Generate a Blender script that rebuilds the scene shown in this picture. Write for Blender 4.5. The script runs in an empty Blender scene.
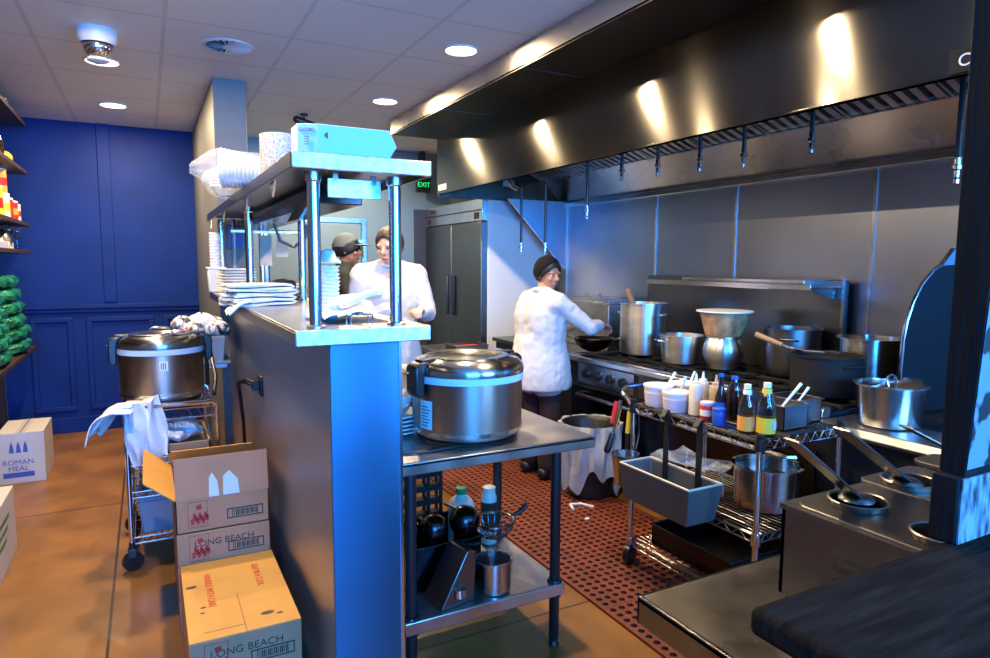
import bpy, bmesh, math, random
from mathutils import Vector, Matrix, Euler
random.seed(7)
PI = math.pi
SC = bpy.context.scene
COL = SC.collection
rad = math.radians

# ------------------------------------------------------------------ materials
def nodes_of(name):
    m = bpy.data.materials.new(name); m.use_nodes = True
    nt = m.node_tree; b = nt.nodes['Principled BSDF']
    return m, nt, b

def paint(name, col, rough=.5, metal=0., var=0., vscale=6., bump=0., bscale=60., trans=0., emit=None, estr=0., spec=.5, stretch=None, alpha=1., coat=0.):
    m, nt, b = nodes_of(name)
    b.inputs['Base Color'].default_value = (*col, 1)
    b.inputs['Roughness'].default_value = rough
    b.inputs['Metallic'].default_value = metal
    b.inputs['Specular IOR Level'].default_value = spec
    b.inputs['Transmission Weight'].default_value = trans
    b.inputs['Alpha'].default_value = alpha
    b.inputs['Coat Weight'].default_value = coat
    if emit:
        b.inputs['Emission Color'].default_value = (*emit, 1); b.inputs['Emission Strength'].default_value = estr
    if var or bump:
        tc = nt.nodes.new('ShaderNodeTexCoord'); mp = nt.nodes.new('ShaderNodeMapping')
        nt.links.new(tc.outputs['Object'], mp.inputs['Vector'])
        if stretch: mp.inputs['Scale'].default_value = stretch
    if var:
        n = nt.nodes.new('ShaderNodeTexNoise'); n.inputs['Scale'].default_value = vscale; n.inputs['Detail'].default_value = 5
        nt.links.new(mp.outputs[0], n.inputs['Vector'])
        r = nt.nodes.new('ShaderNodeValToRGB')
        r.color_ramp.elements[0].position = .3; r.color_ramp.elements[1].position = .7
        r.color_ramp.elements[0].color = (*[max(0, c * (1 - var)) for c in col], 1)
        r.color_ramp.elements[1].color = (*[min(1, c * (1 + var)) for c in col], 1)
        nt.links.new(n.outputs['Fac'], r.inputs[0]); nt.links.new(r.outputs[0], b.inputs['Base Color'])
    if bump:
        n2 = nt.nodes.new('ShaderNodeTexNoise'); n2.inputs['Scale'].default_value = bscale; n2.inputs['Detail'].default_value = 4
        nt.links.new(mp.outputs[0], n2.inputs['Vector'])
        bp = nt.nodes.new('ShaderNodeBump'); bp.inputs['Strength'].default_value = bump; bp.inputs['Distance'].default_value = .01
        nt.links.new(n2.outputs['Fac'], bp.inputs['Height']); nt.links.new(bp.outputs[0], b.inputs['Normal'])
    return m

def steel(name, col=(.55, .54, .53), rough=.3, aniso=0., tang=None, var=.12, vscale=3., stretch=(1, 1, 1), rvar=.05, dirt=None):
    m, nt, b = nodes_of(name)
    b.inputs['Metallic'].default_value = 1.
    b.inputs['Roughness'].default_value = rough
    tc = nt.nodes.new('ShaderNodeTexCoord'); mp = nt.nodes.new('ShaderNodeMapping'); mp.inputs['Scale'].default_value = stretch
    nt.links.new(tc.outputs['Object'], mp.inputs['Vector'])
    n = nt.nodes.new('ShaderNodeTexNoise'); n.inputs['Scale'].default_value = vscale; n.inputs['Detail'].default_value = 6
    nt.links.new(mp.outputs[0], n.inputs['Vector'])
    r = nt.nodes.new('ShaderNodeValToRGB'); r.color_ramp.elements[0].position = .3; r.color_ramp.elements[1].position = .7
    r.color_ramp.elements[0].color = (*[c * (1 - var) for c in col], 1); r.color_ramp.elements[1].color = (*[min(1, c * (1 + var)) for c in col], 1)
    nt.links.new(n.outputs['Fac'], r.inputs[0]); nt.links.new(r.outputs[0], b.inputs['Base Color'])
    mr = nt.nodes.new('ShaderNodeMapRange'); mr.inputs['To Min'].default_value = max(.03, rough - rvar); mr.inputs['To Max'].default_value = rough + rvar
    nt.links.new(n.outputs['Fac'], mr.inputs[0]); nt.links.new(mr.outputs[0], b.inputs['Roughness'])
    if aniso:
        b.inputs['Anisotropic'].default_value = aniso
        if tang:
            cx = nt.nodes.new('ShaderNodeCombineXYZ')
            for i in range(3): cx.inputs[i].default_value = tang[i]
            nt.links.new(cx.outputs[0], b.inputs['Tangent'])
        else:
            tg = nt.nodes.new('ShaderNodeTangent'); tg.direction_type = 'RADIAL'; tg.axis = 'Z'
            nt.links.new(tg.outputs[0], b.inputs['Tangent'])
    return m

M = {}
M['steel'] = steel('brushed_steel', (.5, .49, .48), .28)
M['steel_bright'] = steel('bright_steel', (.68, .67, .66), .22)
M['steel_dark'] = steel('dark_steel', (.2, .2, .2), .32)
M['chrome'] = steel('chrome_wire', (.66, .66, .68), .14, var=.05)
M['alu'] = steel('aluminium_pot', (.6, .6, .61), .34, aniso=.75, tang=(0, 0, 1), var=.2, stretch=(1, 1, 4))
M['pot_steel'] = steel('polished_pot', (.5, .49, .47), .22, aniso=.75, tang=(0, 0, 1), var=.2, stretch=(1, 1, 3))
M['cooker_steel'] = steel('cooker_steel', (.36, .27, .22), .42, aniso=.8, tang=(0, 0, 1), var=.15, vscale=5, stretch=(3, 3, .5))
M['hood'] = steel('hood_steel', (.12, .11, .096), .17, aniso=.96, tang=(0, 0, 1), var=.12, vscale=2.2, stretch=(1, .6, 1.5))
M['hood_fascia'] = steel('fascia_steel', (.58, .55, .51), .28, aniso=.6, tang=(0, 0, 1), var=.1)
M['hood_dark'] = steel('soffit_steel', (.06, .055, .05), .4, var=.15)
M['clad'] = paint('wall_cladding', (.34, .37, .45), .33, .98, var=.12, vscale=1.6)
M['galv'] = steel('galvanised_edge', (.8, .82, .84), .4, var=.35, vscale=34, rvar=.12)
M['counter'] = steel('counter_steel', (.48, .46, .44), .3, var=.2, vscale=5)
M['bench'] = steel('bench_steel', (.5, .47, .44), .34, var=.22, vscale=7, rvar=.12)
M['panel_steel'] = steel('pass_panel_steel', (.06, .20, .36), .36, aniso=.8, tang=(0, 0, 1), var=.08, vscale=2)  # blue window light is put into this steel's base colour
M['side_steel'] = steel('pass_side_steel', (.42, .40, .37), .42, aniso=.5, tang=(0, 1, 0), var=.12, vscale=2.5, stretch=(1, .4, 2))
M['fridge'] = steel('fridge_steel', (.2, .21, .2), .38, var=.1, vscale=2)
M['fridge_side'] = paint('fridge_side_white', (.88, .88, .88), .35, 0., var=.03, vscale=2)
M['blue_wall'] = paint('blue_wall_paint', (.0032, .023, .165), .55, spec=.2, var=.2, vscale=2.5, bump=.05, bscale=30)
M['kitchen_wall'] = paint('pale_kitchen_wall', (.17, .25, .29), .5, var=.06, vscale=2)
M['grey_wall'] = paint('grey_wall_paint', (.14, .14, .135), .5, var=.08, vscale=3)
M['dark_wall'] = paint('dark_wall_paint', (.04, .045, .06), .6, var=.1)
M['ceil_metal'] = paint('white_fitting', (.75, .75, .75), .4)
M['black'] = paint('black_plastic', (.012, .012, .014), .35)
M['black_matte'] = paint('black_iron', (.007, .007, .007), .7, spec=.25, bump=.2, bscale=90)
M['black_steel'] = steel('seasoned_steel', (.045, .045, .05), .22, var=.3)
M['charcoal'] = paint('charcoal_tube', (.03, .032, .036), .3, .5)
M['white'] = paint('white_plastic', (.78, .78, .78), .35)
M['china'] = paint('white_china', (.82, .82, .8), .2)
M['paper'] = paint('white_paper', (.82, .82, .84), .7, var=.04)
M['foam'] = paint('white_foam', (.8, .82, .82), .5)
M['towel'] = paint('white_towel', (.74, .77, .78), .9, var=.08, vscale=30, bump=.4, bscale=200)
M['cloth'] = paint('white_cloth', (.72, .72, .75), .9, var=.08, vscale=12, bump=.3, bscale=120)
M['jacket'] = paint('white_jacket', (.52, .52, .54), .85, var=.05, vscale=8, bump=.9, bscale=9)
M['dark_shirt'] = paint('dark_shirt', (.02, .025, .03), .8, var=.1)
M['trousers'] = paint('maroon_trousers', (.03, .012, .012), .85, var=.2)
M['skin'] = paint('skin', (.42, .19, .11), .5, var=.06, vscale=20)
M['skin_pale'] = paint('skin_pale', (.6, .33, .24), .5, var=.05, vscale=20)
M['lips'] = paint('lips', (.3, .1, .08), .5)
M['eye_white'] = paint('eye_white', (.7, .7, .68), .2)
M['iris'] = paint('iris', (.02, .012, .008), .15)
M['hair_black'] = paint('black_hair', (.01, .009, .009), .5, bump=.4, bscale=120)
M['hair_brown'] = paint('brown_hair', (.05, .03, .02), .55, bump=.4, bscale=120)
M['cap_black'] = paint('black_cap', (.004, .004, .0045), .9, spec=.2)
M['cap_grey'] = paint('grey_cap', (.12, .14, .15), .8)
M['shoe'] = paint('black_shoe', (.01, .01, .01), .4)
M['card'] = paint('cardboard', (.62, .30, .055), .75, var=.07, vscale=7, bump=.05, bscale=80)  # yellower copy of the carton card, warm lamp light in the colour
M['card_pink'] = paint('cardboard_outer', (.46, .195, .085), .75, var=.08, vscale=9)
M['card_dark'] = paint('cardboard_seam', (.1, .055, .03), .8)
M['card_white'] = paint('white_carton', (.72, .74, .74), .55, var=.03)
M['carton_grey'] = paint('pale_carton', (.55, .5, .46), .65, var=.06)
M['ink'] = paint('black_ink', (.025, .018, .015), .7)
M['ink_red'] = paint('red_ink', (.6, .04, .02), .6)
M['ink_maroon'] = paint('maroon_ink', (.42, .025, .015), .6)
M['ink_blue'] = paint('blue_ink', (.05, .09, .4), .6)
M['tape'] = paint('clear_tape', (.62, .6, .58), .15)
M['wood_shelf'] = paint('shelf_wood', (.035, .018, .011), .5, var=.25, vscale=10, stretch=(6, .6, 6))
M['wood_bar'] = paint('black_stained_wood', (.014, .0105, .008), .85, spec=.05, var=.5, vscale=9, bump=.5, bscale=26, stretch=(1, 9, 4))
M['wood_post'] = paint('black_painted_wood', (.005, .0045, .0045), .7, spec=.15, var=.5, vscale=8, bump=.6, bscale=22, stretch=(5, 5, .5))
M['wood'] = paint('wooden_handle', (.36, .19, .08), .5, var=.2, vscale=20, stretch=(1, 1, .2))
M['green_bag'] = paint('green_bag_film', (.015, .2, .09), .22, var=.6, vscale=26, bump=.9, bscale=34, coat=.4)
M['bag_clear'] = paint('clear_bag_film', (.8, .83, .86), .12, bump=.8, bscale=30, alpha=.22, spec=.5)
M['bag_white'] = paint('white_bag_film', (.7, .72, .78), .3, trans=.15, bump=.7, bscale=22, var=.05)
M['liner'] = paint('bin_liner', (.55, .58, .62), .25, trans=.25, bump=.8, bscale=24, var=.08)
M['glass'] = paint('clear_glass', (.9, .93, .93), .03, trans=1., spec=.5)
M['brownglass'] = paint('dark_bottle', (.02, .012, .01), .06, coat=.5)
M['liquid_orange'] = paint('orange_label', (.75, .32, .05), .45)
M['yellow'] = paint('yellow_print', (.75, .52, .04), .45)
M['red'] = paint('red_print', (.55, .02, .02), .4)
M['blue'] = paint('blue_print', (.02, .1, .5), .35)
M['lav'] = paint('lavender_label', (.55, .52, .66), .5)
M['blue_band'] = paint('pale_band', (.55, .68, .76), .3)
M['green'] = paint('green_cap', (.02, .2, .07), .4)
M['cream'] = paint('cream_plastic', (.68, .62, .5), .4)
M['tan_sauce'] = paint('tan_sauce', (.5, .34, .2), .35)
M['dark_sauce'] = paint('dark_sauce', (.03, .018, .012), .3)
M['tub_grey'] = paint('grey_tub', (.085, .095, .1), .45, var=.08)
M['bus_tub'] = paint('grey_blue_tub', (.16, .2, .27), .4)
M['tray_tan'] = paint('tan_tray', (.36, .22, .12), .6, var=.15)
M['rust_bowl'] = paint('stained_bowl', (.42, .26, .13), .4, .3, var=.55, vscale=16, stretch=(1, 1, .5))
M['food'] = paint('red_food', (.4, .07, .02), .5, var=.4, vscale=60, bump=.5)
M['rubber'] = paint('red_rubber', (.17, .032, .010), .6, var=.25, vscale=9, bump=.1)
M['mat_under'] = paint('dark_underside', (.02, .012, .01), .7)  # shade of the mat holes as a dark colour
M['gasket'] = paint('cable', (.006, .006, .006), .4)
M['lamp_glow'] = paint('lamp_glow', (1, .9, .75), .4, emit=(1, .78, .48), estr=14)
M['exit_glow'] = paint('exit_glow', (.0, .3, .08), .4, emit=(.02, 1, .25), estr=1.2)
M['exit_case'] = paint('exit_case', (.01, .02, .015), .4)
M['ticket'] = paint('order_ticket', (.62, .5, .38), .8)
M['sticker'] = paint('sticker', (.75, .75, .74), .5)
M['gold_rim'] = paint('plate_rim', (.5, .55, .7), .25)

def m_lines(name, base, line, sx, sy, ox, oy, w, rough=.85, var=.05, vs=40., bump=.3):
    """flat surface with a grid of joint lines (object x / y)"""
    m, nt, b = nodes_of(name); L = nt.links.new; N = nt.nodes.new
    tc = N('ShaderNodeTexCoord'); sp = N('ShaderNodeSeparateXYZ'); L(tc.outputs['Object'], sp.inputs[0])
    def chan(out, s, o):
        a = N('ShaderNodeMath'); a.operation = 'ADD'; a.inputs[1].default_value = -o + 100 * s; L(out, a.inputs[0])
        d = N('ShaderNodeMath'); d.operation = 'MODULO'; d.inputs[1].default_value = s; L(a.outputs[0], d.inputs[0])
        c = N('ShaderNodeMath'); c.operation = 'SUBTRACT'; c.inputs[1].default_value = s / 2; L(d.outputs[0], c.inputs[0])
        e = N('ShaderNodeMath'); e.operation = 'ABSOLUTE'; L(c.outputs[0], e.inputs[0])
        g = N('ShaderNodeMath'); g.operation = 'GREATER_THAN'; g.inputs[1].default_value = s / 2 - w; L(e.outputs[0], g.inputs[0])
        return g
    gx = chan(sp.outputs[0], sx, ox); gy = chan(sp.outputs[1], sy, oy)
    mx = N('ShaderNodeMath'); mx.operation = 'MAXIMUM'; L(gx.outputs[0], mx.inputs[0]); L(gy.outputs[0], mx.inputs[1])
    n = N('ShaderNodeTexNoise'); n.inputs['Scale'].default_value = vs; n.inputs['Detail'].default_value = 6; L(tc.outputs['Object'], n.inputs['Vector'])
    r = N('ShaderNodeValToRGB'); r.color_ramp.elements[0].position = .3; r.color_ramp.elements[1].position = .7
    r.color_ramp.elements[0].color = (*[c * (1 - var) for c in base], 1); r.color_ramp.elements[1].color = (*[c * (1 + var) for c in base], 1)
    L(n.outputs['Fac'], r.inputs[0])
    mix = N('ShaderNodeMix'); mix.data_type = 'RGBA'; L(mx.outputs[0], mix.inputs[0]); L(r.outputs[0], mix.inputs[6]); mix.inputs[7].default_value = (*line, 1)
    L(mix.outputs[2], b.inputs['Base Color']); b.inputs['Roughness'].default_value = rough
    if bump:
        bp = N('ShaderNodeBump'); bp.inputs['Strength'].default_value = bump; bp.inputs['Distance'].default_value = .004
        inv = N('ShaderNodeMath'); inv.operation = 'SUBTRACT'; L(n.outputs['Fac'], inv.inputs[0]); L(mx.outputs[0], inv.inputs[1])
        L(inv.outputs[0], bp.inputs['Height']); L(bp.outputs[0], b.inputs['Normal'])
    return m
M['ceiling'] = m_lines('ceiling_tile', (.84, .81, .79), (.70, .675, .655), .624, .65, -.489, 4.47, .011, .8, .04, 160, .15)
M['floor'] = m_lines('stained_concrete', (.235, .10, .020), (.05, .024, .009), 2.9, 2.4, -.2, 4.75, .006, .36, .35, 3.2, .08)

def blotch(name, a, bcol, scale, lo, hi, rough=.5, stretch=(1, 1, 1)):
    m, nt, b = nodes_of(name); L = nt.links.new; N = nt.nodes.new
    tc = N('ShaderNodeTexCoord'); mp = N('ShaderNodeMapping'); mp.inputs['Scale'].default_value = stretch; L(tc.outputs['Object'], mp.inputs[0])
    n = N('ShaderNodeTexNoise'); n.inputs['Scale'].default_value = scale; n.inputs['Detail'].default_value = 3; L(mp.outputs[0], n.inputs['Vector'])
    r = N('ShaderNodeValToRGB'); r.color_ramp.elements[0].position = lo; r.color_ramp.elements[1].position = hi
    r.color_ramp.elements[0].color = (*a, 1); r.color_ramp.elements[1].color = (*bcol, 1)
    L(n.outputs['Fac'], r.inputs[0]); L(r.outputs[0], b.inputs['Base Color']); b.inputs['Roughness'].default_value = rough
    return m
M['post_face'] = blotch('torn_white_paint', (.006, .006, .008), (.16, .17, .2), 13, .49, .53, .5)
M['post_base'] = blotch('worn_white_paint', (.012, .014, .02), (.20, .22, .25), 70, .36, .60, .6, (1, 1, .3))
M['foil'] = blotch('speckled_foil', (.28, .27, .27), (.7, .68, .67), 170, .35, .65, .35)
M['warmer'] = steel('warmer_steel', (.20, .18, .16), .38, var=.2, vscale=5)
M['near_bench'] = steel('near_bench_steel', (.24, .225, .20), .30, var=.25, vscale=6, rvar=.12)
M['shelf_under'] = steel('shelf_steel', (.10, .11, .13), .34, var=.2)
M['filter'] = steel('filter_steel', (.8, .72, .6), .3)
M['guard'] = paint('dark_guard', (.012, .012, .014), .5, .0, spec=.15)
M['wrapped'] = blotch('wrapped_cutlery', (.03, .03, .035), (.75, .75, .78), 24, .42, .56, .4)
M['produce'] = blotch('yellow_produce', (.4, .2, .01), (.75, .55, .05), 30, .4, .6, .5)

# ------------------------------------------------------------------ mesh building
class MB:
    def __init__(s): s.v = []; s.f = []
    def add(s, vs, fs, mtx=None):
        o = len(s.v)
        s.v += [tuple(mtx @ Vector(v)) if mtx else tuple(v) for v in vs]
        s.f += [tuple(i + o for i in f) for f in fs]; return s
    def box(s, x0, x1, y0, y1, z0, z1, mtx=None):
        vs = [(x, y, z) for z in (z0, z1) for y in (y0, y1) for x in (x0, x1)]
        return s.add(vs, [(0, 2, 3, 1), (4, 5, 7, 6), (0, 1, 5, 4), (2, 6, 7, 3), (0, 4, 6, 2), (1, 3, 7, 5)], mtx)
    def lathe(s, prof, c=(0, 0, 0), n=32, mtx=None, sx=1., sy=1., caps=True):
        vs = []; fs = []
        for r, z in prof:
            for i in range(n):
                a = 2 * PI * i / n; vs.append((c[0] + r * sx * math.cos(a), c[1] + r * sy * math.sin(a), c[2] + z))
        for k in range(len(prof) - 1):
            for i in range(n):
                j = (i + 1) % n; fs.append((k * n + i, k * n + j, (k + 1) * n + j, (k + 1) * n + i))
        if caps: fs.append(tuple(range(n - 1, -1, -1))); fs.append(tuple((len(prof) - 1) * n + i for i in range(n)))
        return s.add(vs, fs, mtx)
    def tube(s, pts, r, n=8, closed=False, mtx=None):
        P = [Vector(p) for p in pts]; m = len(P); R = r if isinstance(r, (list, tuple)) else [r] * m
        vs = []; fs = []; up = None
        for i in range(m):
            if closed: t = P[(i + 1) % m] - P[i - 1]
            else: t = P[min(i + 1, m - 1)] - P[max(i - 1, 0)]
            t.normalize()
            if up is None:
                up = Vector((0, 0, 1)) if abs(t.z) < .9 else Vector((1, 0, 0))
            u = up - t * up.dot(t)
            if u.length < 1e-4: u = t.orthogonal()
            u.normalize(); w = t.cross(u); up = u
            for k in range(n):
                a = 2 * PI * k / n; vs.append(tuple(P[i] + (u * math.cos(a) + w * math.sin(a)) * R[i]))
        for i in range(m if closed else m - 1):
            for k in range(n):
                j = (i + 1) % m; l = (k + 1) % n; fs.append((i * n + k, i * n + l, j * n + l, j * n + k))
        if not closed:
            fs.append(tuple(range(n - 1, -1, -1))); fs.append(tuple((m - 1) * n + k for k in range(n)))
        return s.add(vs, fs, mtx)
    def prism(s, poly, axis, a, b, mtx=None):
        n = len(poly); vs = []
        for t in (a, b):
            for p in poly:
                vs.append({'x': (t, p[0], p[1]), 'y': (p[0], t, p[1]), 'z': (p[0], p[1], t)}[axis])
        fs = [tuple(range(n - 1, -1, -1)), tuple(range(n, 2 * n))] + [(i, (i + 1) % n, n + (i + 1) % n, n + i) for i in range(n)]
        return s.add(vs, fs, mtx)
    def grid(s, fn, nu, nv, mtx=None):
        vs = [fn(i / nu, j / nv) for j in range(nv + 1) for i in range(nu + 1)]
        fs = [(j * (nu + 1) + i, j * (nu + 1) + i + 1, (j + 1) * (nu + 1) + i + 1, (j + 1) * (nu + 1) + i) for j in range(nv) for i in range(nu)]
        return s.add(vs, fs, mtx)
    def ball(s, c, r, n=16, m=10, mtx=None):
        R = (r, r, r) if not isinstance(r, (tuple, list)) else r
        vs = [(c[0], c[1], c[2] - R[2])]; fs = []
        for j in range(1, m):
            p = PI * j / m
            for i in range(n):
                a = 2 * PI * i / n; vs.append((c[0] + R[0] * math.sin(p) * math.cos(a), c[1] + R[1] * math.sin(p) * math.sin(a), c[2] - R[2] * math.cos(p)))
        vs.append((c[0], c[1], c[2] + R[2])); top = len(vs) - 1
        for i in range(n): fs.append((0, 1 + (i + 1) % n, 1 + i)); fs.append((top, top - n + i, top - n + (i + 1) % n))
        for j in range(m - 2):
            for i in range(n):
                k = (i + 1) % n; fs.append((1 + j * n + i, 1 + j * n + k, 1 + (j + 1) * n + k, 1 + (j + 1) * n + i))
        return s.add(vs, fs, mtx)
    def cap(s, a, b, ra, rb=None, n=14):
        rb = ra if rb is None else rb; a = Vector(a); b = Vector(b); d = (b - a); L = d.length
        q = d.to_track_quat('Z', 'Y').to_matrix().to_4x4(); q.translation = a
        prof = [(ra * math.sin(t), -ra * math.cos(t)) for t in (.15, .6, 1.1)] + [(ra, 0), ((ra + rb) / 2, L / 2), (rb, L)] + [(rb * math.sin(t), L + rb * math.cos(t)) for t in (1.1, .6, .15)]
        return s.lathe(prof, n=n, mtx=q)
    def build(s, name, mat, parent=None, bevel=0., solid=0., sub=0, off=(0, 0, 0), remesh=0., smooth_it=0, flat=False, world=False, ang=.6):
        me = bpy.data.meshes.new(name); off = Vector(off)
        if world and parent is not None: off = -tree_loc(parent)
        me.from_pydata([tuple(Vector(v) + off) for v in s.v], [], s.f)
        bm = bmesh.new(); bm.from_mesh(me)
        bmesh.ops.recalc_face_normals(bm, faces=bm.faces)
        for f in bm.faces: f.smooth = not flat
        for e in bm.edges:
            e.smooth = (len(e.link_faces) == 2 and e.calc_face_angle(0) < ang)
        bm.to_mesh(me); bm.free()
        o = bpy.data.objects.new(name, me); COL.objects.link(o)
        if mat is not None: me.materials.append(M[mat])
        if parent is not None: o.parent = parent
        if remesh:
            r = o.modifiers.new('r', 'REMESH'); r.mode = 'VOXEL'; r.voxel_size = remesh; r.use_smooth_shade = True
        if smooth_it:
            q = o.modifiers.new('s', 'SMOOTH'); q.iterations = smooth_it; q.factor = .5
        if solid:
            q = o.modifiers.new('t', 'SOLIDIFY'); q.thickness = solid; q.offset = 0
        if sub:
            q = o.modifiers.new('u', 'SUBSURF'); q.levels = sub; q.render_levels = sub
        if bevel:
            q = o.modifiers.new('b', 'BEVEL'); q.width = bevel; q.segments = 2; q.limit_method = 'ANGLE'; q.angle_limit = .6
        return o

def tree_loc(o):
    v = Vector(o.location)
    while o.parent is not None: o = o.parent; v += Vector(o.location)
    return v
def tag(o, label=None, cat=None, group=None, kind=None):
    if label: o['label'] = label
    if cat: o['category'] = cat
    if group: o['group'] = group
    if kind: o['kind'] = kind
    return o
def thing(name, label, cat, loc=(0, 0, 0), rz=0., group=None):
    o = bpy.data.objects.new(name, None); COL.objects.link(o); o.empty_display_size = .05
    o.location = loc; o.rotation_euler = (0, 0, rz)
    return tag(o, label, cat, group)
def dup(root, loc, rz=0., label=None, group=None, scale=None):
    r = root.copy(); COL.objects.link(r); r.location = loc; r.rotation_euler = (0, 0, rz)
    if label: r['label'] = label
    if group: r['group'] = group
    if scale: r.scale = scale
    for ch in list(root.children):
        c = ch.copy(); COL.objects.link(c); c.parent = r
        for g in list(ch.children):
            d = g.copy(); COL.objects.link(d); d.parent = c
    return r
def text(name, body, size, mat, parent, loc, rot, sx=1., ext=.0006, align='CENTER'):
    cu = bpy.data.curves.new(name, 'FONT'); cu.body = body; cu.size = size; cu.extrude = ext; cu.align_x = align; cu.align_y = 'CENTER'
    t = bpy.data.objects.new(name, cu); COL.objects.link(t)
    bpy.context.view_layer.update()
    me = bpy.data.meshes.new_from_object(t.evaluated_get(bpy.context.evaluated_depsgraph_get()))
    bpy.data.objects.remove(t); me.materials.clear(); me.materials.append(M[mat])
    o = bpy.data.objects.new(name, me); COL.objects.link(o); o.parent = parent
    o.location = loc; o.rotation_euler = rot; o.scale = (sx, 1, 1)
    return o
FRONT = (rad(90), 0, 0)          # text facing -Y
def struct(name, mb, mat, parent=None, **k):
    o = mb.build(name, mat, parent, **k)
    if parent is None: o['kind'] = 'structure'
    return o
def rot_m(loc, e): return Matrix.Translation(loc) @ Euler(e).to_matrix().to_4x4()

# ------------------------------------------------------------------ camera
yaw, pit, rol = rad(27.92), rad(5.713), rad(.288)
f = Vector((math.sin(yaw) * math.cos(pit), math.cos(yaw) * math.cos(pit), -math.sin(pit)))
r0 = Vector((math.cos(yaw), -math.sin(yaw), 0)); u0 = r0.cross(f)
r1 = r0 * math.cos(rol) + u0 * math.sin(rol); u1 = -r0 * math.sin(rol) + u0 * math.cos(rol)
cd = bpy.data.cameras.new('camera'); cam = bpy.data.objects.new('camera', cd); COL.objects.link(cam)
cam.matrix_world = Matrix(((r1.x, u1.x, -f.x, 0), (r1.y, u1.y, -f.y, 0), (r1.z, u1.z, -f.z, 1.55), (0, 0, 0, 1)))
cd.sensor_width = 36; cd.lens = 656.65 / 990 * 36; cd.clip_start = .03
SC.camera = cam

# ------------------------------------------------------------------ the room
XL, XR, YB, YF, ZC = -1.12, 3.66, 6.967, -1.7, 2.77
struct('floor', MB().box(XL - .1, XR + .1, YF - .1, YB + .1, -.08, 0), 'floor')
struct('ceiling', MB().box(XL - .1, XR + .1, YF - .1, YB + .1, ZC, ZC + .06), 'ceiling')
struct('wall_left', MB().box(XL - .1, XL, YF, YB, 0, ZC), 'dark_wall')
struct('wall_right', MB().box(XR, XR + .1, YF, YB, 0, ZC), 'grey_wall')
wb = MB().box(XL, .44, YB, YB + .1, 0, ZC).box(-.345, -.245, YB - .025, YB, 1.18, ZC)
struct('wall_back', wb, 'blue_wall', bevel=.004)
fr = MB()
def frame(mb, x0, x1, z0, z1, y, w=.045, d=.025):
    for (a, b, c, e) in ((x0, x1, z1 - w, z1), (x0, x1, z0, z0 + w), (x0, x0 + w, z0 + w, z1 - w), (x1 - w, x1, z0 + w, z1 - w)):
        mb.box(a, b, y - d, y, c, e)
for (a, b) in ((-.92, -.60), (-.50, .05), (.12, .43)): frame(fr, a, b, .2, 1.05, YB)
fr.box(XL, .44, YB - .012, YB, 0, .14)
struct('trim_1', fr, 'blue_wall', bevel=.006)
struct('trim_2', MB().box(XL, .44, YB - .05, YB, 1.125, 1.165).box(XL, .44, YB - .03, YB, 1.09, 1.125), 'blue_wall', bevel=.006)
struct('wall_rear', MB().box(.44, XR, YB, YB + .1, 0, ZC), 'kitchen_wall')
struct('wall_divider', MB().box(.44, .65, 4.86, YB, 0, ZC), 'grey_wall', bevel=.004)
# street side wall with the big window behind the camera
wf = MB().box(XL - .1, XR + .1, YF - .1, YF, 0, .35).box(XL - .1, XR + .1, YF - .1, YF, 2.6, ZC)
wf.box(XL - .1, -.95, YF - .1, YF, .35, 2.6).box(1.14, 1.5, YF - .1, YF, .35, 2.6).box(1.5, 3.45, YF - .1, YF, .35, 1.15).box(1.5, 3.45, YF - .1, YF, 2.35, 2.6).box(3.45, XR + .1, YF - .1, YF, .35, 2.6)
struct('wall_front', wf, 'dark_wall')

# pass half-wall
pw = struct('wall_pass', MB().box(.492, .721, 2.03, 4.86, 0, 1.307), 'side_steel', bevel=.003)
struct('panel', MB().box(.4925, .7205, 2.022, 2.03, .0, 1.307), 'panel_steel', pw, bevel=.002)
struct('corner_strip', MB().box(.716, .726, 2.016, 2.03, 0, 1.307), 'steel_bright', pw)
# outlet with its cable, on the wall side
ot = thing('wall_outlet', 'black outlet on the steel side of the pass wall', 'outlet', (.492, 3.44, .93))
MB().box(-.012, 0, -.05, .05, -.05, .05).build('cover_plate', 'black', ot, bevel=.004)
cbl = [(-.03, 0, .01), (-.07, .05, .03), (-.09, .18, .0), (-.07, .3, -.09), (-.05, .36, -.25), (-.04, .42, -.4), (-.03, .5, -.6)]
MB().box(-.05, -.012, -.025, .025, -.02, .03).build('plug', 'black', ot, bevel=.005)
MB().tube(cbl, .008, 8).tube([(x, y + .03, z - .02) for x, y, z in cbl], .007, 8).build('cable', 'gasket', ot)

# ------------------------------------------------------------------ ceiling fittings
dl = thing('ceiling_downlight', 'x', 'ceiling light', (-.184, 4.807, ZC), group='round ceiling downlights')
MB().lathe([(.1, 0), (.1, -.006), (.092, -.009), (.087, -.004), (.087, 0)], n=36).build('trim_ring', 'ceil_metal', dl)
MB().lathe([(.002, -.004), (.086, -.004), (.086, -.0005), (.002, -.0005)], n=36).build('lens', 'lamp_glow', dl)
DL = [(-.184, 4.807, 'lit downlight next to the dome fitting on the ceiling'),
      (-.174, 6.086, 'lit downlight nearest the blue back wall'),
      (1.655, 3.558, 'lit downlight beside the hood fascia, the nearer of the two'),
      (1.655, 4.922, 'lit downlight beside the far end of the hood fascia'),
      (1.655, 2.2, 'lit downlight beside the near part of the hood, above the picture'),
      (-.18, 2.2, 'lit downlight above the near end of the pass wall, above the picture'),  # added out of view to warm the carton fronts and floor
      (1.655, 6.28, 'lit downlight over the passage in front of the refrigerator'),
      (-.18, 3.5, 'lit downlight above the stacked cartons, above the picture')]
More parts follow.
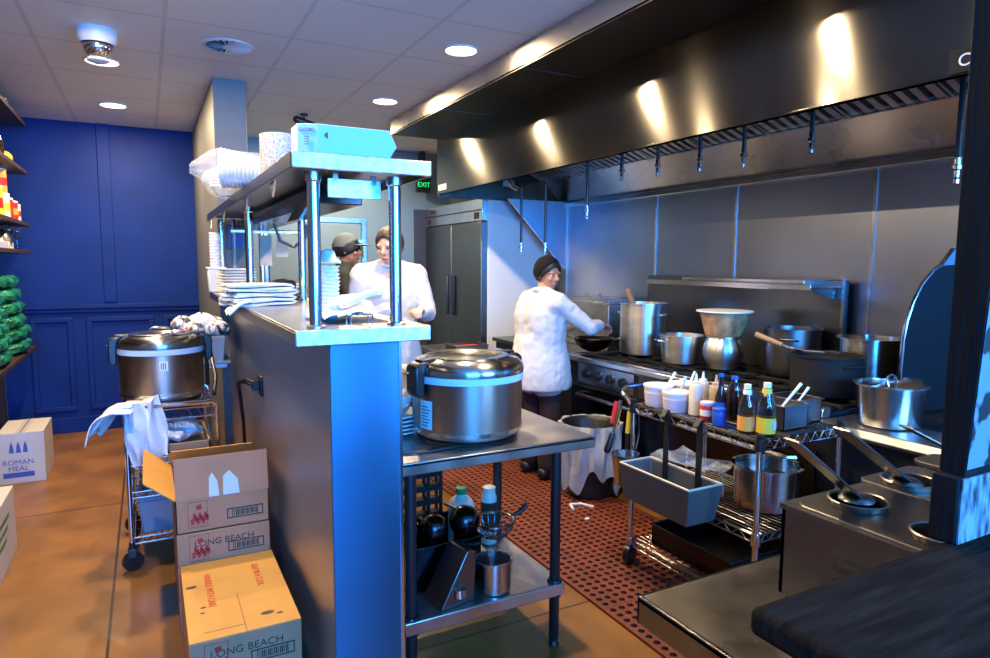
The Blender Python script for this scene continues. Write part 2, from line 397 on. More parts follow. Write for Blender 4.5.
for i, (x, y, lb) in enumerate(DL):
    if i == 0: dl['label'] = lb
    else: dup(dl, (x, y, ZC), 0, lb)
    l = bpy.data.lights.new('downlight_lamp', 'AREA'); l.shape = 'DISK'; l.size = .09; l.energy = 46; l.color = (1, .76, .46)
    lo = bpy.data.objects.new('downlight_lamp', l); COL.objects.link(lo); lo.location = (x, y, ZC - .015)

df = thing('ceiling_diffuser', 'round slotted air diffuser in a ceiling tile', 'air vent', (.465, 4.132, ZC))
MB().lathe([(.135, 0), (.135, -.004), (.12, -.008), (.118, 0)], n=36).build('rim', 'ceil_metal', df)
MB().lathe([(.002, -.002), (.118, -.002), (.118, -.0005), (.002, -.0005)], n=36).build('throat', 'black_matte', df)
vb = MB()
for k in range(20):
    a = 2 * PI * k / 20
    vb.add([(.03, -.006, -.003), (.12, -.011, -.003), (.12, .011, -.012), (.03, .006, -.012), (.03, -.006, -.004), (.12, -.011, -.004), (.12, .011, -.013), (.03, .006, -.013)],
           [(0, 1, 2, 3), (7, 6, 5, 4), (0, 4, 5, 1), (1, 5, 6, 2), (2, 6, 7, 3), (3, 7, 4, 0)], Matrix.Rotation(a, 4, 'Z'))
vb.lathe([(.002, -.014), (.03, -.012), (.03, -.002), (.002, -.002)], n=20)
vb.build('vanes', 'ceil_metal', df)

dm = thing('dome_fitting', 'white round ceiling fitting with a shiny clear dome', 'ceiling fitting', (-.178, 4.19, ZC))
MB().lathe([(.095, 0), (.095, -.05), (.08, -.075), (.075, -.07), (.075, 0)], n=32).build('housing', 'ceil_metal', dm)
MB().ball((0, 0, -.085), .068, 24, 14).build('dome', 'chrome', dm)
MB().lathe([(.03, -.15), (.05, -.147), (.055, -.16), (.03, -.17)], n=20).build('end_cap', 'ceil_metal', dm)
sp = thing('ceiling_spotlight', 'small black spot fitting hanging from the ceiling near the pillar', 'spotlight', (1.208, 5.671, ZC))
MB().lathe([(.03, 0), (.03, -.02), (.008, -.02), (.008, -.05)], n=16).build('stem', 'black', sp)
MB().cap((-.06, 0, -.05), (.07, .02, -.09), .03, .04).build('lamp_head', 'black', sp)

# ------------------------------------------------------------------ exhaust hood
HY0, HY1 = .75, 5.535
hd = thing('exhaust_hood', 'long stainless exhaust hood over the cooking line', 'hood', (1.906, 3.1, 2.16))
def W(mb, name, mat, par, **k): return mb.build(name, mat, par, world=True, **k)
fa = W(MB().box(1.906, 1.916, HY0, HY1, 2.655, ZC).box(1.906, 2.35, HY1 - .01, HY1, 2.655, ZC), 'fascia', 'hood_fascia', hd)
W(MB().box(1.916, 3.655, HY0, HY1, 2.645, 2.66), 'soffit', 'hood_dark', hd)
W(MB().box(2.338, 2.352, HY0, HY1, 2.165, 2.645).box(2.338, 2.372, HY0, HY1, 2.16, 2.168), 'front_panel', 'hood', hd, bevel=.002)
for s_y in (1.62, 3.3, 4.45):
    W(MB().box(1.93, 2.33, s_y, s_y + .006, 2.642, 2.6455), 'seam_strip', 'steel_dark', hd)
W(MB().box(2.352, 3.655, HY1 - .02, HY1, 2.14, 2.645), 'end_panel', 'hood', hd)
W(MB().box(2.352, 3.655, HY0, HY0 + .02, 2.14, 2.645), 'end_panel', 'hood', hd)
# sloped plenum under the filters, trim ledge along the wall
W(MB().prism([(3.44, 2.37), (3.65, 2.135), (3.655, 2.135), (3.655, 2.6), (3.45, 2.39)], 'y', HY0 + .02, HY1 - .02), 'plenum', 'hood_fascia', hd)
W(MB().box(3.615, 3.655, HY0, HY1 - .02, 2.09, 2.135), 'wall_trim', 'steel_bright', hd, bevel=.006)
# skirt panel at the far end
W(MB().prism([(2.98, 2.145), (3.645, 2.145), (3.645, 1.50), (3.61, 1.50)], 'y', 5.385, 5.397), 'side_skirt', 'clad', hd)
W(MB().tube([(2.98, 5.385, 2.145), (3.61, 5.385, 1.5), (3.64, 5.385, 1.5)], .008, 6), 'skirt_edge', 'steel_bright', hd)
# rectangular sticker on the far lower end
W(MB().box(2.3365, 2.338, 5.33, 5.5, 2.19, 2.24), 'sticker', 'sticker', hd)
# filters
F0 = None
for k in range(9):
    y0 = HY0 + .03 + k * .525
    mb = MB()
    A = Vector((3.43, 0, 2.385)); B = Vector((2.75, 0, 2.63)); d = (B - A).normalized(); nrm = Vector((-d.z, 0, d.x))
    if nrm.z > 0: nrm = -nrm
    def strip(ya, yb, h0, h1):
        vs = []
        for p in (A, B):
            for h in (h0, h1):
                for y in (ya, yb): vs.append((p.x + nrm.x * h, y, p.z + nrm.z * h))
        mb.add(vs, [(0, 1, 3, 2), (4, 6, 7, 5), (0, 4, 5, 1), (2, 3, 7, 6), (0, 2, 6, 4), (1, 5, 7, 3)])
    for j in range(7):
        ya = y0 + .012 + j * .072
        strip(ya, ya + .036, 0, .045)
    strip(y0, y0 + .51, -.02, -.015); strip(y0, y0 + .01, -.01, .05); strip(y0 + .5, y0 + .51, -.01, .05)
    fl = mb.build('grease_filter', 'filter', hd, world=True)
W(MB().box(3.395, 3.43, HY0 + .02, HY1 - .02, 2.345, 2.362), 'drip_gutter', 'steel_bright', hd)

# sign on the hood
sg = thing('hood_sign', 'small black sign with a white letter at the near end of the hood', 'sign', (2.333, 1.2, 2.2))
MB().box(-.004, .004, -.1, .06, -.035, .04).build('plate', 'black_matte', sg)
text('lettering', 'C', .055, 'white', sg, (-.0048, .015, 0), (rad(90), 0, rad(-90)))

# suppression nozzles
nz = thing('fire_nozzle', 'x', 'nozzle', (2.9, 4.03, 1.95), group='fire suppression nozzles under the hood')
MB().tube([(0, 0, .02), (0, 0, .5)], .011, 8).build('drop_pipe', 'black', nz)
MB().lathe([(.006, -.05), (.012, -.045), (.012, -.02), (.02, -.015), (.02, .0), (.014, .005), (.014, .03), (.006, .035)], n=12).build('tip', 'chrome', nz)
MB().lathe([(.004, -.075), (.012, -.07), (.012, -.055), (.004, -.05)], n=10).build('blow_off_cap', 'steel_bright', nz)
NZ = [(2.9, 4.03, 1.95, 'hood nozzle on a middle-length pipe over the stockpot'),
      (2.9, 4.996, 1.70, 'farthest of the long hanging nozzle pipes, next to the refrigerator'),
      (2.9, 4.604, 1.69, 'long hanging nozzle pipe second from the refrigerator'),
      (2.9, 3.634, 2.19, 'short nozzle next to the middle-length one, over the stove'),
      (2.9, 3.276, 2.18, 'second of the four short nozzles, counted from the refrigerator end'),
      (2.9, 2.916, 2.165, 'third of the four short nozzles, counted from the refrigerator end'),
      (2.9, 2.593, 2.15, 'short nozzle over the dark pots, above the high shelf end'),
      (2.9, 2.179, 2.165, 'nozzle by the bright reflection near the black post'),
      (2.9, 1.511, 1.95, 'long nozzle pipe beside the black post')]
for i, (x, y, z, lb) in enumerate(NZ):
    if i == 0: nz['label'] = lb
    else: dup(nz, (x, y, z), 0, lb)
for o in list(bpy.data.objects):
    if o.name.startswith('fire_nozzle'):
        pass
cn = thing('pipe_fitting', 'small chrome pipe elbow under the far end of the hood', 'pipe fitting', (2.75, 4.95, 2.2))
MB().tube([(0, 0, .25), (0, 0, .06), (.02, -.02, .0), (.06, -.05, -.03)], .02, 10).build('elbow', 'chrome', cn)
MB().box(-.06, .05, -.01, .02, .0, .05).build('bracket', 'steel_dark', cn, bevel=.003)

# ------------------------------------------------------------------ cooking-line wall
cl = struct('wall_cladding', MB().box(3.645, 3.66, .3, 5.38, 0, 2.14), 'clad')
sm = MB()
for y in (4.116, 3.304, 2.314, 1.3): sm.box(3.639, 3.646, y - .008, y + .008, .9, 2.09)
sm.box(3.636, 3.66, 5.366, 5.385, .1, 2.09)
struct('seam_strips', sm, 'steel_bright', cl)

# ------------------------------------------------------------------ refrigerator
fg = thing('refrigerator', 'tall two-door stainless refrigerator behind the cook', 'refrigerator', (2.787, 5.55, 0))
def B_(x0, x1, y0, y1, z0, z1): return MB().box(x0, x1, y0, y1, z0, z1)
W(B_(2.86, 3.6, 5.55, 6.93, .12, 2.155), 'body', 'fridge_side', fg, bevel=.006)
W(B_(2.80, 2.86, 5.55, 6.93, 1.95, 2.155), 'top_grille', 'steel_bright', fg, bevel=.004)
W(B_(2.79, 2.80, 5.56, 6.92, 2.045, 2.055), 'grille_line', 'black', fg)
for (a, b, hy) in ((5.555, 6.235, 6.16), (6.245, 6.925, 6.33)):
    dr = W(B_(2.79, 2.858, a, b, .15, 1.94), 'door', 'fridge', fg, bevel=.006)
    W(MB().box(2.765, 2.79, hy - .03, hy + .03, 1.02, 1.42), 'handle', 'black' if a < 6 else 'steel_dark', dr, bevel=.006)
for (x, y) in ((2.9, 5.65), (3.5, 5.65), (2.9, 6.85), (3.5, 6.85)):
    W(MB().lathe([(.03, 0), (.035, .06), (.02, .12)], (x, y, 0), 12), 'foot', 'black', fg)
text('badge', 'TRUE', .06, 'ink', fg, (2.797 - 2.787, 6.75 - 5.55, 2.1), (rad(90), 0, rad(-90)))
fg.children[-1].name = 'lettering'
W(B_(2.796, 2.80, 5.62, 5.72, 1.97, 2.03), 'badge', 'ink', fg)
W(B_(2.796, 2.80, 6.8, 6.88, 1.97, 2.02), 'badge', 'ink', fg)

# walk-in cooler door in the rear wall, side doorway, exit sign
d1 = struct('door_1', MB().box(1.1, 2.05, YB - .03, YB, .05, 1.96), 'kitchen_wall', bevel=.006)
d1f = MB(); frame(d1f, 1.04, 2.11, .0, 2.02, YB, .05, .02)
struct('door_frame', d1f, 'steel', d1)
struct('door_handle', MB().box(1.93, 2.06, YB - .07, YB - .03, 1.71, 1.79).tube([(1.96, YB - .08, 1.75), (2.04, YB - .09, 1.75), (2.045, YB - .09, 1.6)], .014, 8), 'chrome', d1)
d2 = struct('door_2', MB().box(2.66, 2.84, YB - .03, YB, 0, 2.14), 'dark_wall')
ex = thing('exit_sign', 'small green glowing exit sign over the far doorway', 'sign', (2.72, 6.85, 2.40))
MB().box(-.09, .11, -.03, .03, -.1, .1).build('case', 'exit_case', ex, bevel=.005)
text('lettering', 'EXIT', .09, 'exit_glow', ex, (.01, -.031, 0), FRONT)
MB().box(-.02, .04, -.02, .1, .1, .45).build('bracket', 'dark_shirt', ex)
ex.scale = (.8, .8, .8)

# ------------------------------------------------------------------ pass counter and shelf over it
ct = thing('pass_counter', 'stainless counter slab on the pass wall with a worn bright end', 'counter', (.59, 1.95, 1.307))
W(B_(.378, .80, 1.958, 4.86, 1.343, 1.351), 'top', 'counter', ct, bevel=.002)
W(B_(.377, .80, 1.948, 1.960, 1.304, 1.351), 'front_edge', 'galv', ct, bevel=.003)
W(B_(.377, .384, 1.96, 4.86, 1.304, 1.343), 'side_edge', 'steel_dark', ct, bevel=.002)
W(B_(.793, .80, 1.96, 4.86, 1.304, 1.343), 'side_edge', 'steel', ct, bevel=.002)

sh = thing('pass_shelf', 'stainless shelf on posts over the pass counter', 'shelf', (.59, 1.95, 1.351))
SY = 4.84
W(B_(.378, .805, 1.958, SY, 1.845, 1.853), 'shelf_top', 'shelf_under', sh, bevel=.002)
W(B_(.378, .805, 1.948, 1.960, 1.82, 1.866), 'front_edge', 'galv', sh, bevel=.003)
W(B_(.376, .383, 1.96, SY, 1.82, 1.866), 'side_edge', 'shelf_under', sh, bevel=.002)
W(B_(.8, .807, 1.96, SY, 1.82, 1.866), 'side_edge', 'steel_dark', sh, bevel=.002)
for (x, y) in ((.454, 2.03), (.711, 2.03), (.454, 3.44), (.711, 3.46), (.454, 4.78), (.711, 4.78)):
    p = W(MB().lathe([(.0195, 1.351), (.0195, 1.82)], (x, y, 0), 20), 'post', 'chrome', sh)
    W(MB().lathe([(.021, 1.79), (.025, 1.795), (.025, 1.82)], (x, y, 0), 20), 'collar', 'steel', p)
    W(MB().lathe([(.03, 1.351), (.03, 1.356), (.021, 1.36)], (x, y, 0), 20), 'flange', 'steel', p)
for y in (2.35, 3.02, 3.95, 4.75):
    W(MB().prism([(y - .05, 1.82), (y + .05, 1.82), (y, 1.77)], 'x', .388, .394), 'gusset', 'steel_bright', sh)
W(B_(.54, .70, 2.35, 4.6, 1.755, 1.82), 'heat_lamp_housing', 'black_steel', sh, bevel=.004)
W(MB().box(-.004, .004, -.12, .12, -.05, .05, rot_m((.52, 2.55, 1.745), (0, rad(30), 0))), 'reflector', 'shelf_under', sh)
# order rail plate on two clips
pl = W(B_(.515, .69, 2.10, 2.106, 1.755, 1.815), 'name_plate', 'galv', sh, bevel=.002)
for x in (.54, .665): W(B_(x - .008, x + .008, 2.096, 2.112, 1.80, 1.83), 'clip', 'steel', pl)
rl = W(MB().tube([(.42, 3.9, 1.72), (.62, 3.9, 1.72), (.78, 3.9, 1.72)], .01, 6).tube([(.5, 4.5, 1.82), (.5, 4.5, 1.4)], .012, 8), 'ticket_rail', 'steel', sh)
cb2 = W(MB().tube([(.60, 3.6, 1.75), (.63, 3.6, 1.66), (.70, 3.6, 1.63), (.76, 3.6, 1.68), (.77, 3.6, 1.75)], .008, 6), 'cable', 'gasket', sh)
for i, (x, z0, z1, lb) in enumerate(((.60, 1.53, 1.70, 'tan order ticket hanging from the rail, the longer one'), (.69, 1.58, 1.69, 'tan order ticket hanging from the rail, the shorter one'))):
    def tk(u, v, x=x, z0=z0, z1=z1): return (x + (u - .5) * .065, 3.885 + .012 * math.sin(v * 4 + i), z0 + v * (z1 - z0))
    o = MB().grid(tk, 3, 8).build('order_ticket', 'ticket', None, solid=.001); tag(o, lb, 'ticket', 'order tickets under the pass shelf')

# plate on the pillar face
sw = thing('wall_plate', 'dark framed plate on the blue pillar face above the plates', 'wall plate', (.553, 4.858, 1.72))
MB().box(-.06, .06, -.008, 0, -.085, .085).build('frame', 'black', sw, bevel=.003)
MB().box(-.045, .045, -.0095, -.006, -.07, .07).build('face', 'ink_blue', sw)

# things on top of the shelf
bx = thing('takeout_carton', 'long pale carton with a red print lying on top of the pass shelf end', 'box', (.408, 1.99, 1.867))
poly = [(0, .0), (.11, -.02), (.36, -.035), (.375, .02), (.362, .14), (.05, .16)]
# carton body: front face with a pointed right end
b1 = MB().prism([(.065, .006), (.34, -.0), (.372, .045), (.342, .098), (.065, .098)], 'y', .0, .16)
b1.prism([(.0, .03), (.066, .0), (.066, .16), (.0, .13)], 'z', .006, .098)
b1.build('carton', 'card_white', bx, bevel=.002)
text('lettering', 'GOODBIO', .016, 'ink_maroon', bx, (.031, .0145, .078), (rad(90), 0, rad(-24.4)), .75)
for k in range(4): text('lettering', 'MMMMMM', .005, 'ink_maroon', bx, (.031, .0135, .056 - k * .008), (rad(90), 0, rad(-24)), .8)
MB().prism([(.105, .075), (.092, .066), (.092, .060), (.105, .051)], 'y', -.0012, .001).build('logo', 'ink_red', bx)
bx.scale = (.80, .85, .90)

cp = thing('cup_sleeve', 'long nested stack of white cups lying in clear plastic on the shelf', 'cups', (.42, 3.0, 1.853))
cm = MB()
ax = Euler((0, rad(90), rad(-18))).to_matrix().to_4x4()
prof_n = 17
for k in range(prof_n):
    q = Matrix.Translation((-.115 + k * .0150, .085 - .005 * k, .098 - k * .0014)) @ ax
    R = .084 - .0019 * k
    cm.lathe([(R - .006, .0), (R, .001), (R, .006), (R - .004, .008), (R - .008, .014), (R - .013, .008)], n=28, mtx=q)
cm.lathe([(.002, .02), (.052, .02), (.068, .0), (.064, .0), (.05, .015), (.002, .015)], n=28, mtx=Matrix.Translation((-.115, .085, .098)) @ ax)
cm.build('cups', 'foam', cp)
def wrap(u, v):
    a = 2 * PI * u; t = v
    R = (.09 if t > .25 else .02 + .07 * t * 4) - .02 * t
    R *= 1 + .10 * math.sin(7 * a + 9 * t) * (1 - t) + .04 * math.sin(13 * a)
    return (-.24 + .37 * t, .10 + R * math.cos(a) - .10 * t, .088 + R * math.sin(a) * (1 if math.sin(a) > 0 else .88))
MB().grid(wrap, 30, 10).build('plastic_wrap', 'bag_clear', cp)
b2 = thing('bowl_bag', 'clear plastic bag of pale takeaway bowls hanging off the shelf edge', 'bag', (.36, 3.42, 1.853))
def bagf(u, v):
    a = 2 * PI * u; p = PI * (.04 + .92 * v)
    R = (.11 + .012 * math.sin(5 * a + 6 * v))
    return (R * math.sin(p) * math.cos(a), 1.15 * R * math.sin(p) * math.sin(a), .07 - .075 * math.cos(p) * (1 + .1 * math.sin(4 * a)))
MB().grid(bagf, 30, 14).build('film', 'bag_clear', b2)
mb = MB()
for k in range(5): mb.lathe([(.045, .01 + k * .014), (.075, .05 + k * .014), (.08, .051 + k * .014), (.078, .056 + k * .014), (.07, .054 + k * .014), (.042, .016 + k * .014)], n=24)
mb.build('bowls', 'foam', b2)
rl2 = thing('foil_roll', 'speckled silver round stack standing behind the pale carton', 'foil stack', (.462, 2.62, 1.853))
MB().lathe([(.01, 0), (.068, 0), (.069, .08), (.068, .172), (.01, .175)], n=32).build('foil_stack', 'foil', rl2)

# ------------------------------------------------------------------ things on the pass counter
def fold_towel(name, loc, rz, lb, n=4, L=.30, Wd=.2):
    t = thing(name, lb, 'towel', loc, rz)
    for k in range(n):
        z = .015 + k * .023; j = random.uniform(-.012, .012)
        pts = [(-L / 2 + .012 * (k % 2), z - .010), (L / 2 - .01, z - .011), (L / 2 + .006, z), (L / 2 - .01, z + .011), (-L / 2, z + .010)]
        def f_(u, v, z=z, k=k, j=j):
            # folded sheet profile: bulging loop at the right end
            s = u * 2
            x = -L / 2 + L * (s if s <= 1 else 2 - s)
            e = max(0, 1 - abs(s - 1) / .12)
            zz = z + (.0085 if s > 1 else -.0085) * math.sqrt(max(0, 1 - e * e)) + .003 * math.sin(v * 9 + k * 2 + x * 20)
            return (x + e * .012 + j + .006 * math.sin(v * 5 + k), -Wd / 2 + v * Wd + .004 * math.sin(x * 30 + k), zz)
        MB().grid(f_, 40, 10).build('fold', 'towel', t, solid=.010)
    return t
fold_towel('folded_towel', (.455, 3.22, 1.352), rad(12), 'folded white towels stacked on the pass counter', 4, .27, .2)
def drape(u, v): return (.31 + .09 * u + .0, 3.02 + .2 * v + .02 * u, 1.375 - .055 * (1 - u) ** 2 + .008 * math.sin(v * 9))
o = MB().grid(drape, 8, 12).build('hanging_towel', 'towel', None, solid=.006); tag(o, 'white towel end draped over the counter edge', 'towel')

def plate_stack(loc, n, R, lb, grp, mat='china', dz=.017):
    base = thing('dinner_plate', lb, 'plate', loc, 0, grp)
    MB().lathe([(.004, 0), (R * .6, 0), (R * .65, .004), (R, .016), (R, .02), (R * .62, .008), (.004, .006)], n=32).build('dish', mat, base)
    for k in range(1, n):
        dup(base, (loc[0] + random.uniform(-.003, .003), loc[1] + random.uniform(-.003, .003), loc[2] + k * dz), random.random(), lb, grp)
plate_stack((.50, 4.42, 1.352), 9, .12, 'white plate in the stack at the pillar end of the pass counter', 'plates stacked by the pillar')
plate_stack((.70, 4.06, 1.352), 4, .115, 'white plate in the low stack behind the towels', 'plates stacked behind the towels')
tb = thing('storage_tub', 'pale square food tub under the cup tower by the pillar', 'tub', (.41, 4.72, 1.352))
MB().prism([(-.045, 0), (.045, 0), (.055, .15), (-.055, .15)], 'y', -.05, .05).build('body', 'white', tb, bevel=.006)
MB().box(-.06, .06, -.055, .055, .15, .165).build('lid', 'white', tb, bevel=.004)
tw = thing('cup_tower', 'tall white cup stack on the square tub by the pillar', 'cups', (.41, 4.72, 1.518))
mb = MB()
for k in range(11): mb.lathe([(.03, k * .02), (.038, k * .02 + .018), (.04, k * .02 + .019), (.036, k * .02 + .022)], n=20)
mb.build('cups', 'foam', tw)
tw2 = thing('bowl_tower', 'tall nested stack of white bowls beside the near post', 'bowls', (.575, 2.36, 1.352))
mb = MB()
for k in range(13):
    z = k * .0135
    mb.lathe([(.028, z), (.038, z + .02), (.04, z + .021), (.04, z + .024), (.036, z + .024), (.026, z + .005)], (.0012 * math.sin(k), .001 * math.cos(k), 0), n=24)
mb.build('bowls', 'foam', tw2)
MB().lathe([(.008, .195), (.045, .195), (.046, .2), (.03, .215), (.022, .24), (.004, .245)], n=24).build('top_lid', 'foam', tw2)
def crump(u, v):
    return (.50 + .26 * u + .01 * math.sin(8 * v), 2.12 + .34 * v + .05 * u, 1.366 + .03 * u + .008 * math.sin(6 * u + 9 * v) + .005 * math.sin(17 * u - 7 * v))
o = MB().grid(crump, 22, 22).build('wrapping_paper', 'paper', None, solid=.0015); tag(o, 'loose crumpled white wrapping paper between the two near posts', 'paper')
def crump2(u, v):
    return (.56 + .2 * u, 2.3 + .16 * v, 1.405 + .03 * u + .010 * math.sin(7 * u + 5 * v + 2))
o = MB().grid(crump2, 18, 12).build('napkin_stack', 'paper', None, solid=.012); tag(o, 'white napkins lying loose over the wrapping paper', 'napkins')
ws = thing('wire_stand', 'small chrome wire stand at the near end of the counter', 'stand', (.60, 2.04, 1.352))
MB().tube([(-.035, 0, 0), (-.035, 0, .03), (-.028, .0, .034), (.03, 0, .034), (.036, 0, .03), (.036, 0, 0)], .003, 6).build('wire_loop', 'chrome', ws)
MB().tube([(-.035, .05, 0), (-.035, .05, .03), (.036, .05, .03), (.036, .05, 0)], .003, 6).build('wire_loop', 'chrome', ws)
MB().tube([(-.028, 0, .034), (-.028, .05, .03)], .003, 6).tube([(.03, 0, .034), (.03, .05, .03)], .003, 6).build('crossbar', 'chrome', ws)
bw = thing('steel_bowl', 'round steel bowl beside the post behind the towels', 'bowl', (.72, 3.66, 1.352))
MB().lathe([(.03, 0), (.06, .02), (.072, .05), (.072, .06), (.066, .06), (.05, .025), (.01, .012)], n=28).build('bowl', 'pot_steel', bw)
bk = thing('black_cable_coil', 'coiled black cable lying behind the white towels', 'cable', (.62, 3.7, 1.352))
cc = MB()
for k in range(4):
    cc.tube([(.07 * math.cos(a) + .008 * k, .05 * math.sin(a), .012 + .018 * k + .035 * max(0, math.sin(a + k))) for a in [2 * PI * i / 24 for i in range(24)]], .012, 8, True)
cc.build('coil', 'black', bk)

# ------------------------------------------------------------------ prep table with the big rice cooker
pt = thing('prep_table', 'steel prep table on black legs in front of the pass wall', 'table', (1.15, 2.38, 0))
W(B_(.735, 1.565, 2.09, 2.68, .845, .86).box(.735, 1.565, 2.09, 2.1, .815, .86).box(1.555, 1.565, 2.09, 2.68, .815, .86), 'tabletop', 'bench', pt, bevel=.004)
W(B_(.76, 1.44, 2.11, 2.65, .245, .27).box(.76, 1.44, 2.105, 2.115, .22, .27), 'undershelf', 'bench', pt, bevel=.004)
for (x, y) in ((.795, 2.135), (1.41, 2.135), (.795, 2.63), (1.41, 2.63)):
    lg = W(MB().lathe([(.015, .02), (.021, .03), (.021, .845)], (x, y, 0), 18), 'leg', 'charcoal', pt)
    W(MB().lathe([(.027, .21), (.03, .215), (.03, .275), (.027, .28)], (x, y, 0), 18), 'collar', 'charcoal', lg)
    W(MB().lathe([(.018, 0), (.022, .004), (.012, .03)], (x, y, 0), 14), 'bullet_foot', 'black', lg)

def rice_cooker(loc, lb, s=1., rz=0, sticker=True, top_handle=False):
    t = thing('rice_cooker', lb, 'rice cooker', loc, rz)
    MB().lathe([(.17, 0), (.2, 0), (.205, .012), (.15, .014)], n=40).build('base', 'black', t)
    MB().lathe([(.19, .012), (.213, .025), (.22, .05), (.221, .235), (.19, .235)], n=56).build('body', 'cooker_steel', t)
    MB().lathe([(.219, .034), (.2225, .036), (.2225, .052), (.219, .054)], n=56).build('skirt_ring', 'steel_bright', t)
    MB().lathe([(.2, .233), (.226, .236), (.227, .262), (.2, .263)], n=56).build('band', 'blue_band', t)
    ld = MB().lathe([(.2, .262), (.226, .264), (.228, .275), (.222, .295), (.205, .312), (.17, .320), (.165, .326), (.13, .327), (.12, .322), (.002, .322)], n=56).build('lid', 'pot_steel', t)
    for sgn in (-1, 1):
        h = MB()
        h.prism([(.2, .315), (.245, .315), (.268, .30), (.268, .20), (.25, .18), (.226, .19), (.226, .25), (.222, .29)], 'y', -.035, .035, Matrix.Rotation(0 if sgn > 0 else PI, 4, 'Z'))
        hh = h.build('handle', 'black', t, bevel=.008)
        q = Matrix.Rotation(0 if sgn > 0 else PI, 4, 'Z')
        MB().box(.14, .235, -.022, .022, .312, .326, q).build('hinge_arm', 'black', hh, bevel=.005)
        MB().ball((.0, 0, 0), .006, 10, 6, q @ Matrix.Translation((.268, -.02, .275))).build('rivet', 'chrome', hh)
    if top_handle:
        MB().tube([(-.06, 0, .325), (-.055, 0, .345), (-.04, 0, .352), (.04, 0, .352), (.055, 0, .345), (.06, 0, .325)], .006, 8).build('lid_handle', 'chrome', ld)
    a0 = rad(-90 - (83 if sticker else 3))
    if sticker:
        lb_ = MB()
        def st(u, v): a = a0 - .14 + u * .30; return (.2222 * math.cos(a), .2222 * math.sin(a), .06 + v * .11)
        k = MB().grid(st, 8, 4).build('label_sticker', 'sticker', t)
        tx = MB()
        for i in range(7):
            z = .072 + i * .012
            def ln(u, v, z=z, i=i): a = a0 - .10 + u * (.16 + .05 * ((i * 7) % 3) / 2); return (.2226 * math.cos(a), .2226 * math.sin(a), z + v * .0035)
            tx.grid(ln, 6, 1)
        tx.build('print_lines', 'ink', k)
    else:
        def st(u, v): a = a0 - .09 + u * .19; return (.2222 * math.cos(a), .2222 * math.sin(a), .165 + v * .045)
        k = MB().grid(st, 8, 4).build('label_sticker', 'sticker', t)
        tx = MB()
        for i in range(3):
            def ln(u, v, i=i): a = a0 - .06 + i * .045 + u * .025; return (.2226 * math.cos(a), .2226 * math.sin(a), .172 + v * .03)
            tx.grid(ln, 2, 1)
        tx.build('print_lines', 'ink_blue', k)
    t.scale = (s, s, s)
    return t
rice_cooker((1.125, 2.36, .861), 'large steel rice cooker with a pale band on the prep table', 1.0, rad(12))
cbx = thing('power_cord', 'black cord lying on the prep table under the large rice cooker', 'cord', (.95, 2.2, .861))
MB().tube([(-.2, .02, .006), (-.1, -.02, .006), (.02, -.01, .006), (.1, .0, .006), (.2, .03, .006)], .006, 6).build('cord', 'gasket', cbx)
plate_stack((.86, 2.52, .861), 5, .12, 'white plate in the stack on the prep table beside the rice cooker', 'plates stacked on the prep table', 'china', .016)
bb = thing('white_bowl', 'white bowl on the plate stack beside the large rice cooker', 'bowl', (.86, 2.52, .946))
MB().lathe([(.03, 0), (.07, .03), (.105, .07), (.106, .075), (.1, .074), (.06, .03), (.004, .015)], n=30).build('bowl', 'china', bb)
pp = thing('food_package', 'cream and orange packet on the prep table behind the cooker handle', 'packet', (.88, 2.62, .861))
MB().box(-.06, .1, -.03, .03, 0, .26).build('packet', 'cream', pp, bevel=.02)
MB().box(-.062, .102, -.032, .032, .22, .235).build('band', 'liquid_orange', pp, bevel=.004)

# under the prep table
def pan_box(name, lb, x0, x1, y0, y1, z0, z1, mat='steel_dark', cat='pan'):
    t = thing(name, lb, cat, ((x0 + x1) / 2, (y0 + y1) / 2, z0)); w = .008
    X0, X1, Y0, Y1 = x0 - (x0 + x1) / 2, x1 - (x0 + x1) / 2, y0 - (y0 + y1) / 2, y1 - (y0 + y1) / 2; h = z1 - z0
    MB().box(X0, X1, Y0, Y1, 0, .006).box(X0, X0 + .004, Y0, Y1, 0, h).box(X1 - .004, X1, Y0, Y1, 0, h).box(X0, X1, Y0, Y0 + .004, 0, h).box(X0, X1, Y1 - .004, Y1, 0, h).build('body', mat, t)
    rm = MB()
    for (a, b, c, d) in ((X0 - w, X1 + w, Y0 - w, Y0 + .004), (X0 - w, X1 + w, Y1 - .004, Y1 + w), (X0 - w, X0 + .004, Y0, Y1), (X1 - .004, X1 + w, Y0, Y1)): rm.box(a, b, c, d, h - .004, h + .004)
    rm.build('rim', mat, t, bevel=.002)
    return t
pan_box('hotel_pan', 'deep dark steel pan under the prep table holding black ladles', .84, 1.16, 2.3, 2.6, .271, .445, 'black_steel')
st = thing('leaning_tray', 'tall steel container leaning beside the small pot under the prep table', 'container', (1.00, 2.17, .271), rad(10))
MB().prism([(-.10, 0), (.05, 0), (.06, .19), (.02, .20)], 'y', -.03, .10).build('body', 'steel_dark', st, bevel=.004)
MB().lathe([(.02, .03), (.03, .04), (.028, .07), (.015, .075)], (-.02, -.032, 0), 14).build('knob', 'pot_steel', st)
def ladle(loc, r, lb, rz, inv=True):
    t = thing('wok_ladle', lb, 'ladle', loc, rz, 'black ladles under the prep table')
    MB().ball((0, 0, 0), (r, r, r * .95), 24, 14).build('bowl', 'black_steel', t)
    MB().tube([(r * .8, 0, -.01), (r * 2, 0, .0), (r * 4, .02, -.02)], .008, 8).build('handle', 'steel_dark', t)
ladle((.965, 2.33, .505), .058, 'round black ladle bowl in the middle of the pan under the table', rad(95))
ladle((1.10, 2.33, .512), .064, 'round black ladle bowl nearest the strainer under the table', rad(80))
ladle((.87, 2.36, .50), .05, 'round black ladle bowl tucked behind the table leg', rad(100))
